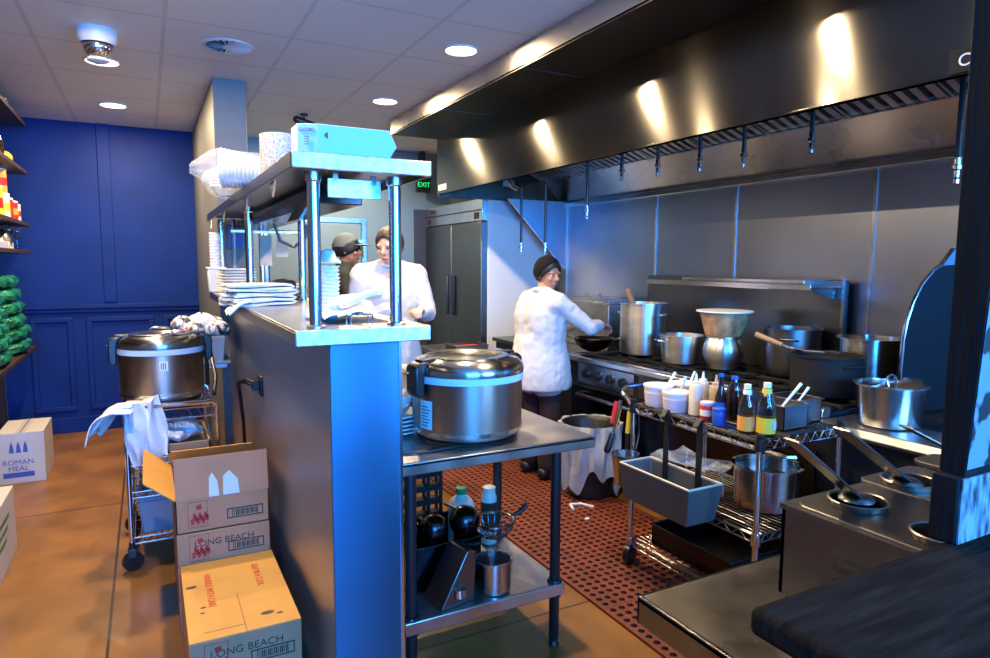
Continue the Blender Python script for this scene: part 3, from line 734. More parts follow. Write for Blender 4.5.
sr = thing('wire_strainer', 'dark wire strainer with a short handle under the prep table', 'strainer', (1.25, 2.36, .405))
mb = MB()
for k in range(9):
    a = PI * k / 9
    mb.tube([(.085 * math.cos(a) * math.cos(t), .085 * math.sin(a) * math.cos(t), .07 - .08 * math.sin(t)) for t in [PI * i / 12 for i in range(13)]], .002, 5)
for h in (.2, .5, .8): mb.tube([(.085 * math.cos(h) * math.cos(a), .085 * math.cos(h) * math.sin(a), .07 - .08 * math.sin(h)) for a in [2 * PI * i / 24 for i in range(24)]], .002, 5, True)
mb.build('mesh_bowl', 'steel_dark', sr)
MB().tube([(.087 * math.cos(a), .087 * math.sin(a), .07) for a in [2 * PI * i / 28 for i in range(28)]], .006, 6, True).build('rim', 'pot_steel', sr)
MB().tube([(.085, -.0, .07), (.13, -.0, .085), (.16, .0, .11)], [.008, .011, .012], 8).build('handle', 'black', sr)

def pot(name, lb, loc, r, h, mat='alu', cat='pot', handles=2, rz=0, taper=1., rim=.006, group=None, fill=None, loop=True, bulge=0):
    t = thing(name, lb, cat, loc, rz, group)
    rb = r * taper
    prof = [(rb * .85, 0), (rb * .97, .004), (rb, .015)]
    for k in range(1, 5): prof.append((rb + (r - rb) * k / 5 + bulge * math.sin(PI * k / 5), .015 + (h - .02) * k / 5))
    prof += [(r, h - .005), (r + rim, h - .004), (r + rim, h + .002), (r - .004, h + .002), (r - .006, h - .02), (rb - .006, .02), (rb * .8, .010)]
    MB().lathe(prof, n=44).build('body', mat, t)
    for k in range(handles):
        q = Matrix.Rotation(PI * k, 4, 'Z')
        z = h * .78
        MB().tube([(r - .004, -.05, z), (r + .02, -.05, z + .005), (r + .035, -.035, z + .008), (r + .035, .035, z + .008), (r + .02, .05, z + .005), (r - .004, .05, z)], .006, 8, mtx=q).build('handle', mat, t)
    if fill:
        MB().lathe([(.002, fill[1]), (r - .012, fill[1]), (r - .012, fill[1] + .004), (.002, fill[1] + .01)], n=32).build('contents', fill[0], t)
    return t
pot('small_pot', 'small steel pot with a ladle in it under the prep table', (1.16, 2.19, .271), .07, .125, 'pot_steel', handles=0, taper=.97)
ln = thing('pot_spoon', 'steel spoon standing in the small pot under the table', 'spoon', (1.15, 2.18, .285))
MB().tube([(0, 0, .0), (-.01, .02, .15)], .004, 6).build('handle', 'chrome', ln)
MB().ball((0, 0, .01), (.022, .016, .006), 14, 8).build('bowl', 'chrome', ln)
def bottle(name, lb, loc, prof, mat, cap=None, label=None, cat='bottle', group=None, s=1.):
    t = thing(name, lb, cat, loc, random.random() * .4, group)
    MB().lathe([(r * s, z * s) for r, z in prof], n=24).build('body', mat, t)
    if cap: MB().lathe([(r * s, z * s) for r, z in cap[0]], n=18).build('cap', cap[1], t)
    if label:
        r, z0, z1, m_ = label
        MB().lathe([(r * s - .002, z0 * s), (r * s + .0012, z0 * s), (r * s + .0012, z1 * s), (r * s - .002, z1 * s)], n=24).build('label_band', m_, t)
    return t
bottle('oil_jug', 'pale jug with a green cap under the prep table', (1.21, 2.60, .271), [(.05, 0), (.065, .01), (.068, .17), (.05, .22), (.022, .245), (.02, .26)], 'cream', ([(.025, .25), (.026, .277), (.01, .281)], 'green'))
bottle('sauce_bottle', 'beige-capped bottle with a black label at the back under the prep table', (1.34, 2.58, .271), [(.03, 0), (.036, .005), (.036, .22), (.028, .24)], 'cream', ([(.03, .24), (.03, .265), (.015, .272)], 'cream'), (.036, .07, .20, 'ink'))
ck = thing('crate_stack', 'black slatted crate standing in shadow at the back under the prep table', 'crate', (1.02, 2.635, .271))
mb = MB()
for k in range(6): mb.box(-.12, .10, -.02, .03, .03 + k * .062, .055 + k * .062)
for x in (-.12, -.04, .03, .09): mb.box(x, x + .015, -.022, -.015, 0, .4).box(x, x + .015, .03, .035, 0, .4)
mb.build('slats', 'black_matte', ck)
# ------------------------------------------------------------------ left wall shelves
for i, (z, xf, lb) in enumerate(((2.614, -.80, 'topmost dark wood shelf on the left wall'), (2.237, -.81, 'second dark wood shelf from the top on the left wall'),
                      (1.823, -.815, 'dark wood shelf on the left wall carrying cans and tubs'), (1.606, -.82, 'dark wood shelf on the left wall carrying glassware'),
                      (.829, -.82, 'lowest wood shelf on the left wall, under the green bags'))):
    t = MB().box(XL, xf, 3.2, 6.5, z, z + .03).build('wall_shelf', 'wood_shelf', None, bevel=.003)
    tag(t, lb, 'shelf', 'wood shelves on the left wall')
def can(lb, x, y, z, r, h, body, label=None, lid='white', name='food_can', cat='can', grp='cans and tubs on the left shelf'):
    t = thing(name, lb, cat, (x, y, z), random.random() * 6, grp)
    MB().lathe([(r * .92, 0), (r, .004), (r, h - .012), (r * .96, h - .01)], n=24).build('body', body, t)
    MB().lathe([(r * .98, h - .014), (r * 1.03, h - .012), (r * 1.03, h), (r * .9, h + .003)], n=24).build('lid', lid, t)
    if label: MB().lathe([(r * .99, h * .3), (r * 1.008, h * .3), (r * 1.008, h * .62), (r * .99, h * .62)], n=24).build('label_band', label, t)
    return t
Z3 = 1.853
can('white can with a dark emblem at the far end of the can shelf', -.90, 6.34, Z3, .052, .135, 'white', 'ink_maroon')
can('red can with a white lid next to the white can', -.90, 6.20, Z3, .055, .15, 'red', 'liquid_orange')
can('red can between the other red can and the yellow topped jar', -.91, 6.06, Z3, .055, .16, 'red', 'ink_maroon')
can('cream jar with a yellow top half below the orange jar', -.91, 5.90, Z3, .06, .18, 'cream', 'yellow')
can('white tub with blue print standing behind the red cans', -1.02, 6.27, Z3, .085, .27, 'white', 'lav', name='food_tub', cat='tub')
can('orange jar with a white lid standing on the cream jar', -.91, 5.90, Z3 + .184, .05, .17, 'liquid_orange', 'red', name='food_jar', cat='jar')
can('yellow jar with a white lid at the edge of the picture on the can shelf', -.92, 5.77, Z3 + .0, .05, .22, 'yellow', 'red', name='food_jar', cat='jar')
can('clear jar on the topmost left shelf', -.90, 6.12, 2.644, .05, .10, 'bag_clear', None, 'steel', name='storage_jar', cat='jar')
bottle('dark_bottle', 'dark bottle with a silver cap on the second left shelf', (-.91, 5.92, 2.267), [(.04, 0), (.045, .01), (.045, .14), (.02, .2), (.018, .24)], 'brownglass', ([(.02, .235), (.02, .265), (.008, .268)], 'chrome'))
fb = thing('fruit_bag', 'bag of yellow produce on the second left shelf', 'bag', (-.90, 6.08, 2.267))
MB().ball((0, 0, .045), (.06, .1, .05), 18, 10).build('bag', 'produce', fb)
Z4 = 1.636
sb = thing('steel_bowl', 'upturned steel bowl on the glassware shelf of the left wall', 'bowl', (-.93, 5.85, Z4 + .05))
MB().lathe([(.1, 0), (.095, .03), (.07, .07), (.03, .09), (.01, .092)], n=28).build('bowl', 'pot_steel', sb)
for i, (x, y, lb) in enumerate(((-.90, 6.10, 'stemmed glass on the left shelf next to the upturned bowl'), (-.92, 6.22, 'stemmed glass in the middle of the left glassware shelf'), (-.88, 6.32, 'stemmed glass farthest along the left glassware shelf'))):
    t = thing('wine_glass', lb, 'glass', (x, y, Z4), 0, 'stemmed glasses on the left shelf')
    MB().lathe([(.032, 0), (.03, .004), (.005, .01), (.004, .08), (.02, .09), (.04, .12), (.042, .15), (.034, .18), (.033, .18), (.04, .15), (.037, .122), (.018, .093), (.002, .088)], n=20).build('goblet', 'glass', t)
sbx = thing('glass_rack', 'pale low box under the upturned bowl on the left shelf', 'box', (-.93, 5.85, Z4))
MB().box(-.08, .08, -.09, .09, 0, .05).build('box', 'carton_grey', sbx, bevel=.004)
# green bags
def pillow(seed, L, Wd, H):
    rr = random.Random(seed); ph = [rr.random() * 6 for _ in range(6)]
    def fn(u, v):
        a = 2 * PI * u; t = v * 2 - 1
        e = max(0., 1 - abs(t) ** 6) ** .5; sq = lambda c: math.copysign(abs(c) ** .55, c)
        w = Wd * (e * .9 + .1) * (1 + .06 * math.sin(9 * t + ph[0]) + .05 * math.sin(5 * a + ph[1] + 6 * t))
        h = H * (e * .96 + .04) * (1 + .12 * math.sin(11 * t + ph[2] + 3 * a))
        return (w * sq(math.cos(a)), L * t * (1 + .02 * math.sin(3 * a)), h * sq(math.sin(a)))
    return MB().grid(fn, 24, 26)
bz = .859
BG = ['lowest green bag in the pile on the left shelf', 'second green bag from the bottom of the left pile', 'third green bag from the bottom of the left pile', 'fourth green bag from the bottom of the left pile', 'fifth green bag from the bottom of the left pile', 'topmost green bag of the pile on the left shelf']
for k in range(6):
    o = pillow(k, .36 - .02 * k, .145 - .005 * k, .045).build('green_bag', 'green_bag', None)
    o.location = (-.965 - .004 * k, 6.13 - .03 * k, bz + .05 + k * .098); o.rotation_euler = (0, 0, rad(random.uniform(-5, 5)))
    tag(o, BG[k], 'bag', 'green plastic bags on the left shelf')
for k in range(5):
    o = pillow(20 + k, .28, .14, .045).build('green_bag', 'green_bag', None)
    o.location = (-.965, 5.30 - .03 * k, bz + .052 + k * .098)
    tag(o, 'green bag in the nearer pile cut by the picture edge, ' + ['lowest', 'second from the bottom', 'middle one', 'fourth from the bottom', 'topmost'][k], 'bag', 'green plastic bags on the left shelf')

# cartons on the floor at the left
def carton(name, lb, x0, x1, y0, y1, z0, z1, mat='carton_grey', seam='card_dark'):
    t = thing(name, lb, 'box', ((x0 + x1) / 2, (y0 + y1) / 2, z0))
    a, b, h = (x1 - x0) / 2, (y1 - y0) / 2, z1 - z0
    MB().box(-a, a, -b, b, 0, h).build('carton', mat, t, bevel=.003)
    return t, a, b, h
t, a, b, h = carton('floor_carton', 'pale carton with blue print on the floor by the blue wall', -.96, -.688, 5.50, 5.96, 0, .36)
MB().box(-.03, .03, -b - .0008, b + .0008, h - .06, h + .0008).build('tape_strip', 'tape', t)
MB().box(-.004, .004, -b, b, h, h + .0012).build('flap_seam', 'card_dark', t)
for i, x in enumerate((-.07, -.03, .01)):
    MB().prism([(x, .22), (x + .03, .22), (x + .024, .27), (x + .015, .30), (x + .006, .27)], 'y', -b - .001, -b).build('emblem', 'ink_blue', t)
text('lettering', 'ROMAN', .05, 'ink_blue', t, (-.02, -b - .0004, .15), FRONT)
text('lettering', 'MEAL', .05, 'ink_blue', t, (-.02, -b - .0004, .105), FRONT)
MB().box(-.11, .07, -b - .001, -b, .045, .08).build('print_band', 'ink_blue', t)
t, a, b, h = carton('floor_carton', 'pale carton cut by the left picture edge, nearer than the printed one', -1.0, -.68, 3.62, 4.24, 0, .35)
MB().box(-.03, .03, -b - .0008, b + .0008, h - .06, h + .0008).build('tape_strip', 'tape', t)
for k, zz in enumerate((.24, .19, .14)): MB().box(a, a + .001, -.18, .14 - .05 * k, zz, zz + .022).build('print_band', 'green', t)

# stacked brown cartons by the pass wall
def marked(t, a, b, h, big=True):
    m_ = MB(); m_.box(-a + .045, -a + .12, -b - .0008, -b, .02, h - .012)
    k = m_.build('emblem', 'card_pink', t)
    em = MB()
    for (x0, x1, z0, z1) in ((-a + .045, -a + .12, h - .014, h - .012), (-a + .045, -a + .12, .02, .022), (-a + .045, -a + .047, .02, h - .012), (-a + .118, -a + .12, .02, h - .012)): em.box(x0, x1, -b - .0014, -b - .0008, z0, z1)
    for j in range(9):
        x = -a + .055 + .007 * j; z = .03 + .012 * ((j * 5) % 3)
        em.prism([(x, z), (x + .014, z + .006), (x + .011, z + .03), (x + .001, z + .024)], 'y', -b - .0014, -b - .0008)
    em.box(-a + .052, -a + .113, -b - .0012, -b - .0008, .05, .056)
    em.prism([(-a + .08, h - .05), (-a + .1, h - .045), (-a + .095, h - .025), (-a + .075, h - .03)], 'y', -b - .0014, -b - .0008)
    em.build('emblem_print', 'ink_maroon', k)
    if big: text('lettering', 'LONG BEACH', .036, 'ink', t, (.0, -b - .0005, h * .64), FRONT, 1.05)
    fr_ = MB()
    for (x0, x1, z0, z1) in ((a - .17, a - .025, .075, .079), (a - .17, a - .025, .036, .040), (a - .17, a - .166, .036, .079), (a - .029, a - .025, .036, .079), (a - .15, a - .147, .036, .079), (a - .05, a - .047, .036, .079)): fr_.box(x0, x1, -b - .0014, -b, z0, z1)
    bar = MB()
    for j in range(14): bar.box(a - .142 + .0066 * j, a - .142 + .0066 * j + (.0045 if j % 3 else .0025), -b - .0014, -b, .045, .07)
    k = fr_.build('stamp_frame', 'ink', t); bar.build('stamp_print', 'ink', k)
CH = .15
for k in range(2):
    t, a, b, h = carton('brown_carton', ['brown carton under the yellow topped one, cut by the picture bottom', 'brown carton with a plain top and red lettering beside the pass wall'][k], .072, .432, 2.26, 2.885, k * (CH + .002), k * (CH + .002) + CH, 'card_pink')
    t['group'] = 'brown cartons by the pass wall'
    marked(t, a, b, h)
    if k == 1:
        lidm = MB().box(-a + .001, a - .001, -b + .001, b - .001, h, h + .002).build('top_flaps', 'card', t)  # top sheet carries the warm downlight in its yellower colour
        MB().box(-.001, .001, -b + .001, -.02, h + .002, h + .0026).box(-.13, .0, -b + .05, -b + .052, h + .002, h + .0026).build('flap_seam', 'card_dark', lidm)
        text('lettering', 'HANDLE WITH CARE', .036, 'ink_red', t, (-.09, .05, h + .0025), (0, 0, rad(-90)), .82)
        text('lettering', 'KEEP IN A COOL', .036, 'ink_red', t, (.09, .10, h + .0025), (0, 0, rad(-90)), .74)
        st_ = MB()
        for (x, y, r) in ((-.15, .1, .014), (.08, -.22, .016), (.12, -.24, .008), (-.12, -.08, .007), (-.125, -.12, .006)):
            st_.lathe([(r * .2, 0), (r, 0), (r, .0004), (r * .2, .0005)], (x, y, h + .0022), 9, sx=1.5, sy=.8)
        st_.build('scuff_marks', 'card_dark', lidm)
    else: pass
FAR = ['brown carton at the very bottom of the far stack', 'second brown carton from the bottom of the far stack', 'closed brown carton just below the open one', None]
CH = .142
for k in range(3):
    t, a, b, h = carton('brown_carton', FAR[k], .065, .43, 2.905, 3.45, k * (CH + .002), k * (CH + .002) + CH, 'card_pink')
    t['group'] = 'brown cartons by the pass wall'
    marked(t, a, b, h, k == 2)
z0 = 3 * (CH + .002)
t = thing('open_carton', 'open brown carton with raised flaps on top of the far stack', 'box', (.2475, 3.178, z0), 0, 'brown cartons by the pass wall')
a, b, h = .1825, .273, CH
MB().box(-a, a, -b, b, 0, .004).box(-a, a, -b, -b + .004, 0, h).box(-a, a, b - .004, b, 0, h).box(-a, -a + .004, -b, b, 0, h).box(a - .004, a, -b, b, 0, h).build('carton', 'card_pink', t)
marked(t, a, b, h, False)
fl = MB().box(-a, a, -.002, .002, 0, .17, rot_m((0, -b + .002, h), (rad(-8), 0, 0))).build('front_flap', 'card_pink', t)
tp = MB()
for (x0, x1, hh) in ((-.055, -.015, .10), (.0, .065, .10)):
    tp.prism([(x0, .0), (x1, .0), (x1 - .005, hh * .6), ((x0 + x1) / 2 - .005, hh), (x0 + .003, hh * .8)], 'y', -.0032, -.002, rot_m((0, -b + .002, h), (rad(-8), 0, 0)))
tp.build('tape_tear', 'tape', fl)
MB().prism([(-b, 0), (b, 0), (b - .02, .15), (-b - .03, .15)], 'x', -.002, .002, rot_m((-a, 0, h), (0, rad(-48), 0))).build('side_flap', 'card', t)
MB().box(-a, a, -.002, .002, 0, .10, rot_m((0, b - .002, h), (rad(35), 0, 0))).build('rear_flap', 'card', t)
MB().box(-a + .01, a - .01, -b + .01, b - .01, .02, .10).build('packed_goods', 'card_dark', t)

# ------------------------------------------------------------------ left trolley
def wire_shelf(mb, x0, x1, y0, y1, z, n=14, drop=.03, r=.0028):
    for zz in (z, z - drop):
        mb.tube([(x0, y0, zz), (x1, y0, zz), (x1, y1, zz), (x0, y1, zz)], .004, 6, True)
    for i in range(n):
        x = x0 + (x1 - x0) * (i + .5) / n; mb.tube([(x, y0, z), (x, y1, z)], r, 5)
    m = 9
    for y in (y0, y1):
        pts = [(x0 + (x1 - x0) * i / (2 * m), y, z - drop * (i % 2)) for i in range(2 * m + 1)]; mb.tube(pts, .0028, 5)
    for x in (x0, x1):
        pts = [(x, y0 + (y1 - y0) * i / (2 * m), z - drop * (i % 2)) for i in range(2 * m + 1)]; mb.tube(pts, .0028, 5)
    for j in range(3): y = y0 + (y1 - y0) * (j + 1) / 4; mb.tube([(x0, y, z - .006), (x1, y, z - .006)], .0035, 5)
def caster(parent, x, y, r=.05, zb=0.):
    c = MB().lathe([(r * .4, -.016), (r, -.014), (r, .014), (r * .4, .016)], n=24, mtx=Matrix.Translation((x, y, r + zb)) @ Euler((rad(90), 0, rad(20))).to_matrix().to_4x4()).build('caster', 'black', parent, world=True)
    MB().box(x - .02, x + .02, y - .022, y + .022, r + .02, r * 2 + .02).lathe([(.015, r * 2 + .01), (.015, r * 2 + .05)], (x, y, 0), 12).build('caster_fork', 'black', c, bevel=.004, world=True)
tl = thing('wire_trolley', 'chrome wire trolley by the pass wall carrying the far rice cooker', 'trolley', (.085, 3.92, 0))
X0, X1, Y0, Y1 = -.12, .295, 3.66, 4.2
for (x, y) in ((X0, Y0), (X1, Y0), (X0, Y1), (X1, Y1)):
    W(MB().lathe([(.0125, .12), (.0125, .825)], (x, y, 0), 14), 'post', 'chrome', tl); caster(tl, x, y, .048)
mb = MB(); wire_shelf(mb, X0, X1, Y0, Y1, .805, 22, .05); W(mb, 'top_shelf', 'chrome', tl)
mb = MB(); wire_shelf(mb, X0, X1, Y0, Y1, .565, 14); W(mb, 'middle_shelf', 'chrome', tl)
mb = MB(); wire_shelf(mb, X0, X1, Y0, Y1, .40, 14); W(mb, 'middle_shelf', 'chrome', tl)
mb = MB(); wire_shelf(mb, X0, X1, Y0, Y1, .165, 14); W(mb, 'bottom_shelf', 'chrome', tl)
W(MB().tube([(X0, Y0, .79), (X0, Y0, .81), (X0 + .02, Y0 - .01, .83), (X1 - .02, Y0 - .01, .83), (X1, Y0, .81), (X1, Y0, .79)], .013, 10), 'top_rail', 'chrome', tl)
W(MB().tube([(X0, Y1, .81), (X0 + .02, Y1, .83), (X1 - .02, Y1, .83), (X1, Y1, .81)], .013, 10), 'top_rail', 'chrome', tl)
W(MB().tube([(X1, Y1, .82), (X1 + .0, Y1, 1.0), (X1 + .02, Y1 - .03, 1.02), (X1 + .03, Y1 - .2, .9), (X1 + .01, Y1 - .3, .82)], .011, 8), 'push_handle', 'black', tl)
rice_cooker((.055, 3.93, .812), 'dark rice cooker standing on the wire trolley by the blue wall', 1.0, rad(4), False, True).scale = (.93, .93, 1.10)
rt = thing('wooden_tray', 'flat tan tray on the middle shelf of the left trolley', 'tray', (.095, 3.92, .571))
MB().box(-.17, .17, -.24, .24, 0, .014).box(-.17, -.155, -.24, .24, 0, .05).box(.155, .17, -.24, .24, 0, .05).box(-.17, .17, -.24, -.226, 0, .05).box(-.17, .17, .226, .24, 0, .05).build('tray', 'tray_tan', rt, bevel=.003)
def bagl(u, v):
    a = 2 * PI * u; p = PI * (.03 + .94 * v); R = 1 + .10 * math.sin(5 * a + 7 * v) + .06 * math.sin(11 * a - 5 * v)
    return (.135 * R * math.sin(p) * math.cos(a), .17 * R * math.sin(p) * math.sin(a), .055 - .055 * math.cos(p) * R)
o = MB().grid(bagl, 36, 18).build('plastic_bag', 'bag_white', None); o.location = (.095, 3.9, .592); tag(o, 'crumpled pale plastic bag on the tray inside the left trolley', 'bag')
gb = thing('grey_bin', 'grey-blue bin on the bottom shelf of the left trolley', 'bin', (.08, 3.9, .169))
MB().prism([(-.15, 0), (.15, 0), (.17, .2), (-.17, .2)], 'y', -.22, .22).build('body', 'bus_tub', gb, bevel=.01)
MB().box(-.175, .175, -.225, .225, .19, .205).build('rim', 'bus_tub', gb, bevel=.004)
# cloth over the trolley corner
def clothf(u, v):
    s = v * 2.2 - .8; w = u - .5
    if s < 0: x, z, y = -.15 - .13 * (-s) ** .7, .848 - .19 * (-s) ** 1.4, 3.69 - .02 * s
    elif s < .3: x, z, y = -.15 + .10 * s / .3, .848 + .012, 3.67 - .05 * s
    else: x, z, y = -.05 + .03 * (s - .3), .853 - .27 * (s - .3), 3.628
    fold = .014 * math.sin(14 * u + 2 * s) + .007 * math.sin(27 * u - 5 * s)
    return (x + w * (.17 if s > .3 else .07) + .010 * math.sin(10 * u + 5 * s), y + w * (.02 if s > .3 else .24) + fold, z + .008 * math.sin(9 * u - 4 * s) + (.05 * w if s > .3 else -.06 * abs(w)))
o = MB().grid(clothf, 22, 40).build('draped_cloth', 'cloth', None, solid=.005); tag(o, 'white cloth hanging over the corner of the left trolley', 'cloth')
# bus tub with wrapped cutlery behind the cooker
bt = thing('bus_tub', 'grey-blue bus tub full of bagged cutlery behind the dark rice cooker', 'tub', (.30, 4.5, .93))
MB().prism([(-.085, 0), (.10, 0), (.115, .17), (-.115, .17)], 'y', -.2, .2).build('body', 'bus_tub', bt, bevel=.008)
MB().box(-.10, .14, -.215, .215, .0, .018).build('foot_rim', 'bus_tub', bt, bevel=.004)
bs = thing('tub_stand', 'thin chrome stand under the grey-blue bus tub', 'stand', (.30, 4.5, 0))
MB().lathe([(.014, .02), (.014, .9)], n=12).build('pole', 'chrome', bs)
MB().box(-.10, .12, -.18, .18, .9, .928).build('platform', 'steel', bs, bevel=.003)
MB().lathe([(.13, 0), (.13, .012), (.02, .03)], n=24).build('base', 'charcoal', bs)
rr = random.Random(3)
for i in range(7):
    def lump(u, v, i=i):
        a = 2 * PI * u; p = PI * (.04 + .92 * v); R = 1 + .13 * math.sin(4 * a + i + 5 * v) + .08 * math.sin(9 * a)
        return (.06 * R * math.sin(p) * math.cos(a), .08 * R * math.sin(p) * math.sin(a), .04 - .048 * R * math.cos(p))
    o = MB().grid(lump, 20, 12).build('cutlery_bag', ['wrapped', 'bag_white', 'wrapped', 'wrapped', 'bag_white', 'wrapped', 'wrapped'][i], None)
    o.location = ([.24, .31, .37, .22, .30, .36, .18][i], [4.36, 4.42, 4.38, 4.55, 4.56, 4.6, 4.42][i], 1.10 + [.0, .03, .0, .01, .035, .01, .03][i]); o.rotation_euler = (0, 0, i)
    tag(o, 'small plastic bag of wrapped cutlery heaped in the grey-blue bus tub', 'bag', 'cutlery bags in the bus tub')
rc = thing('red_cap_bottle', 'small red cap among the cutlery bags in the bus tub', 'bottle', (.20, 4.31, 1.10))
MB().lathe([(.03, 0), (.034, .01), (.034, .04), (.02, .05)], n=18).build('cap', 'red', rc)

# ------------------------------------------------------------------ red rubber floor mats
def mat_tile(name, x0, x1, y0, y1, lb):
    p = .047; nx = int((x1 - x0) / p); ny = int((y1 - y0) / p); px = (x1 - x0) / nx; py = (y1 - y0) / ny
    vs = []; fs = []; h = .013
    for j in range(ny):
        for i in range(nx):
            ox = x0 + i * px; oy = y0 + j * py; b0 = len(vs)
            sh_ = 0
            vs += [(ox, oy, h), (ox + px, oy, h), (ox + px, oy + py, h), (ox, oy + py, h)]
            cx, cy, r = ox + px / 2, oy + py / 2, p * .34
            for zz in (h, .001):
                for k in range(8):
                    a = rad(-135 + 45 * k); vs.append((cx + r * math.cos(a), cy + r * math.sin(a), zz))
            for c in range(4):
                k0 = b0 + 4 + 2 * c; k1 = b0 + 4 + (2 * c + 1); k2 = b0 + 4 + (2 * c + 2) % 8
                fs += [(b0 + c, k1, k0), (b0 + c, b0 + (c + 1) % 4, k1), (b0 + (c + 1) % 4, k2, k1)]
            for k in range(8):
                n_ = (k + 1) % 8; fs.append((b0 + 4 + k, b0 + 4 + n_, b0 + 12 + n_, b0 + 12 + k))
    m = MB(); m.add(vs, fs)
    t = thing(name, lb, 'mat', ((x0 + x1) / 2, (y0 + y1) / 2, 0), 0, 'red rubber floor mats')
    m.build('perforated_sheet', 'rubber', t, world=True, flat=True)
    W(MB().box(x0, x1, y0, y1, .0005, .0015), 'underside', 'mat_under', t)  # dark sheet below the perforations, painting the shade in the holes
    e = MB()
    for (a, b, c, d) in ((x0 - .012, x0, y0, y1), (x1, x1 + .012, y0, y1)): e.box(a, b, c, d, 0, .013)
    for (a, b, c, d) in ((x0 - .012, x1 + .012, y0 - .004, y0), (x0 - .012, x1 + .012, y1, y1 + .004)): e.box(a, b, c, d, 0, .013)
    W(e, 'border', 'rubber', t)
mat_tile('rubber_mat', 1.755, 2.66, .50, 1.33, 'red rubber mat under the near steel bench')
mat_tile('rubber_mat', 1.755, 2.66, 1.34, 2.24, 'red rubber mat in front of the wire cart, cut by the near bench')
mat_tile('rubber_mat', 1.755, 2.66, 2.25, 3.15, 'red rubber mat with the white scraps on it, beside the cart caster')
mat_tile('rubber_mat', 1.755, 2.66, 3.16, 4.06, 'red rubber mat under the standing cook')
mat_tile('rubber_mat', 1.755, 2.66, 4.07, 4.53, 'red rubber mat behind the standing cook')
o = MB().tube([(2.30, 3.28, .02), (2.33, 3.36, .02), (2.40, 3.34, .02), (2.44, 3.26, .019)], .009, 6).build('paper_scrap', 'paper', None); tag(o, 'bent white scrap of paper on the red mat by the bin', 'scrap')
o = MB().ball((2.287, 3.118, .02), (.018, .012, .008), 8, 5).build('food_scrap', 'paper', None); tag(o, 'small white crumb on the red mat', 'scrap')
o = MB().box(-.02, .02, -.009, .009, 0, .012).build('food_scrap', 'paper', None); o.location = (1.46, 2.5, .0005); o.rotation_euler = (0, 0, .3); tag(o, 'small pale scrap on the bare floor under the prep table leg', 'scrap')

# ------------------------------------------------------------------ bin with liner
bn = thing('rubbish_bin', 'black bin with a white plastic liner beside the wire cart', 'bin', (2.58, 3.50, .014))
bn.scale = (.92, .92, .96)
MB().lathe([(.15, 0), (.16, .01), (.20, .48), (.21, .5), (.2, .51), (.18, .48), (.14, .03), (.01, .02)], n=32).build('barrel', 'black', bn)
def lin(u, v):
    a = 2 * PI * u
    hem = .12 + .07 * math.sin(3 * a + 1) + .05 * math.sin(8 * a)
    R = .222 + .012 * math.sin(9 * a + 8 * v) + .01 * math.sin(17 * a)
    if v < .25:
        t = v / .25; return ((.17 + t * .045) * math.cos(a), (.17 + t * .045) * math.sin(a), .34 + .185 * t)
    t = (v - .25) / .75
    return ((R - .01 * t) * math.cos(a), (R - .01 * t) * math.sin(a), .525 - t * (.525 - hem))
MB().grid(lin, 60, 22).build('liner', 'liner', bn, solid=.002)

# ------------------------------------------------------------------ wire cart in the kitchen
ca = thing('wire_cart', 'chrome wire cart full of sauces in front of the stove', 'cart', (2.41, 2.16, 0.0))
X0, X1, Y0, Y1 = 2.145, 2.65, 1.775, 2.55
for (x, y) in ((X0, Y0), (X1, Y0), (X0, Y1), (X1, Y1)):
    p = W(MB().lathe([(.0125, .11), (.0125, .86)], (x, y, 0), 14), 'post', 'chrome', ca); caster(ca, x, y, .05, .0135)
    for z in (.13, .44, .835): W(MB().lathe([(.019, z - .03), (.021, z - .025), (.018, z + .02)], (x, y, 0), 14), 'sleeve', 'black' if z > .8 else 'chrome', p)
    W(MB().lathe([(.014, .855), (.017, .86), (.017, .872), (.008, .876)], (x, y, 0), 12), 'post_cap', 'black', p)
mb = MB(); wire_shelf(mb, X0, X1, Y0, Y1, .845, 20, .04); W(mb, 'top_shelf', 'chrome', ca)
mb = MB(); wire_shelf(mb, X0, X1, Y0, Y1, .45, 18); W(mb, 'middle_shelf', 'steel_dark', ca)  # darker steel than the top shelf: shade put into the colour
mb = MB(); wire_shelf(mb, X0, X1, Y0, Y1, .14, 18); W(mb, 'bottom_shelf', 'steel_dark', ca)  # same chrome shelf, its shade painted in as dark steel
W(MB().tube([(X0, Y1, .80), (X0, Y1 + .03, .855), (X0 + .01, Y1 + .10, .885), (X0 + .08, Y1 + .16, .905), (X1 - .1, Y1 + .17, .905), (X1 - .02, Y1 + .10, .89), (X1, Y1 + .03, .86), (X1, Y1, .82)], .013, 10), 'push_handle', 'chrome', ca)
ZS = .849
def tub(lb, x, y, r, h, band):
    t = thing('sauce_tub', lb, 'tub', (x, y, ZS), 0, 'white sauce tubs on the wire cart')
    MB().lathe([(r * .85, 0), (r * .88, .004), (r, h), (r * 1.05, h + .001), (r * 1.05, h + .010), (r * .96, h + .010), (r * .84, .02), (r * .02, .016)], n=30).build('body', 'white', t)
    MB().lathe([(r * .895, h * .15), (r * .915, h * .15), (r * .99, h * .72), (r * .97, h * .72)], n=30).build('label_band', band, t)
    MB().lathe([(.002, h * .85), (r * .95, h * .85), (r * .95, h * .86), (.002, h * .88)], n=24).build('sauce', 'cream', t)
    return t
tub('white sauce tub with a spoon at the handle end of the cart', 2.235, 2.47, .072, .095, 'lav')
tub('white sauce tub with a lavender label next to the squeeze bottle', 2.225, 2.335, .066, .085, 'lav')
tub('white sauce tub behind the lavender labelled one', 2.37, 2.43, .07, .10, 'white')
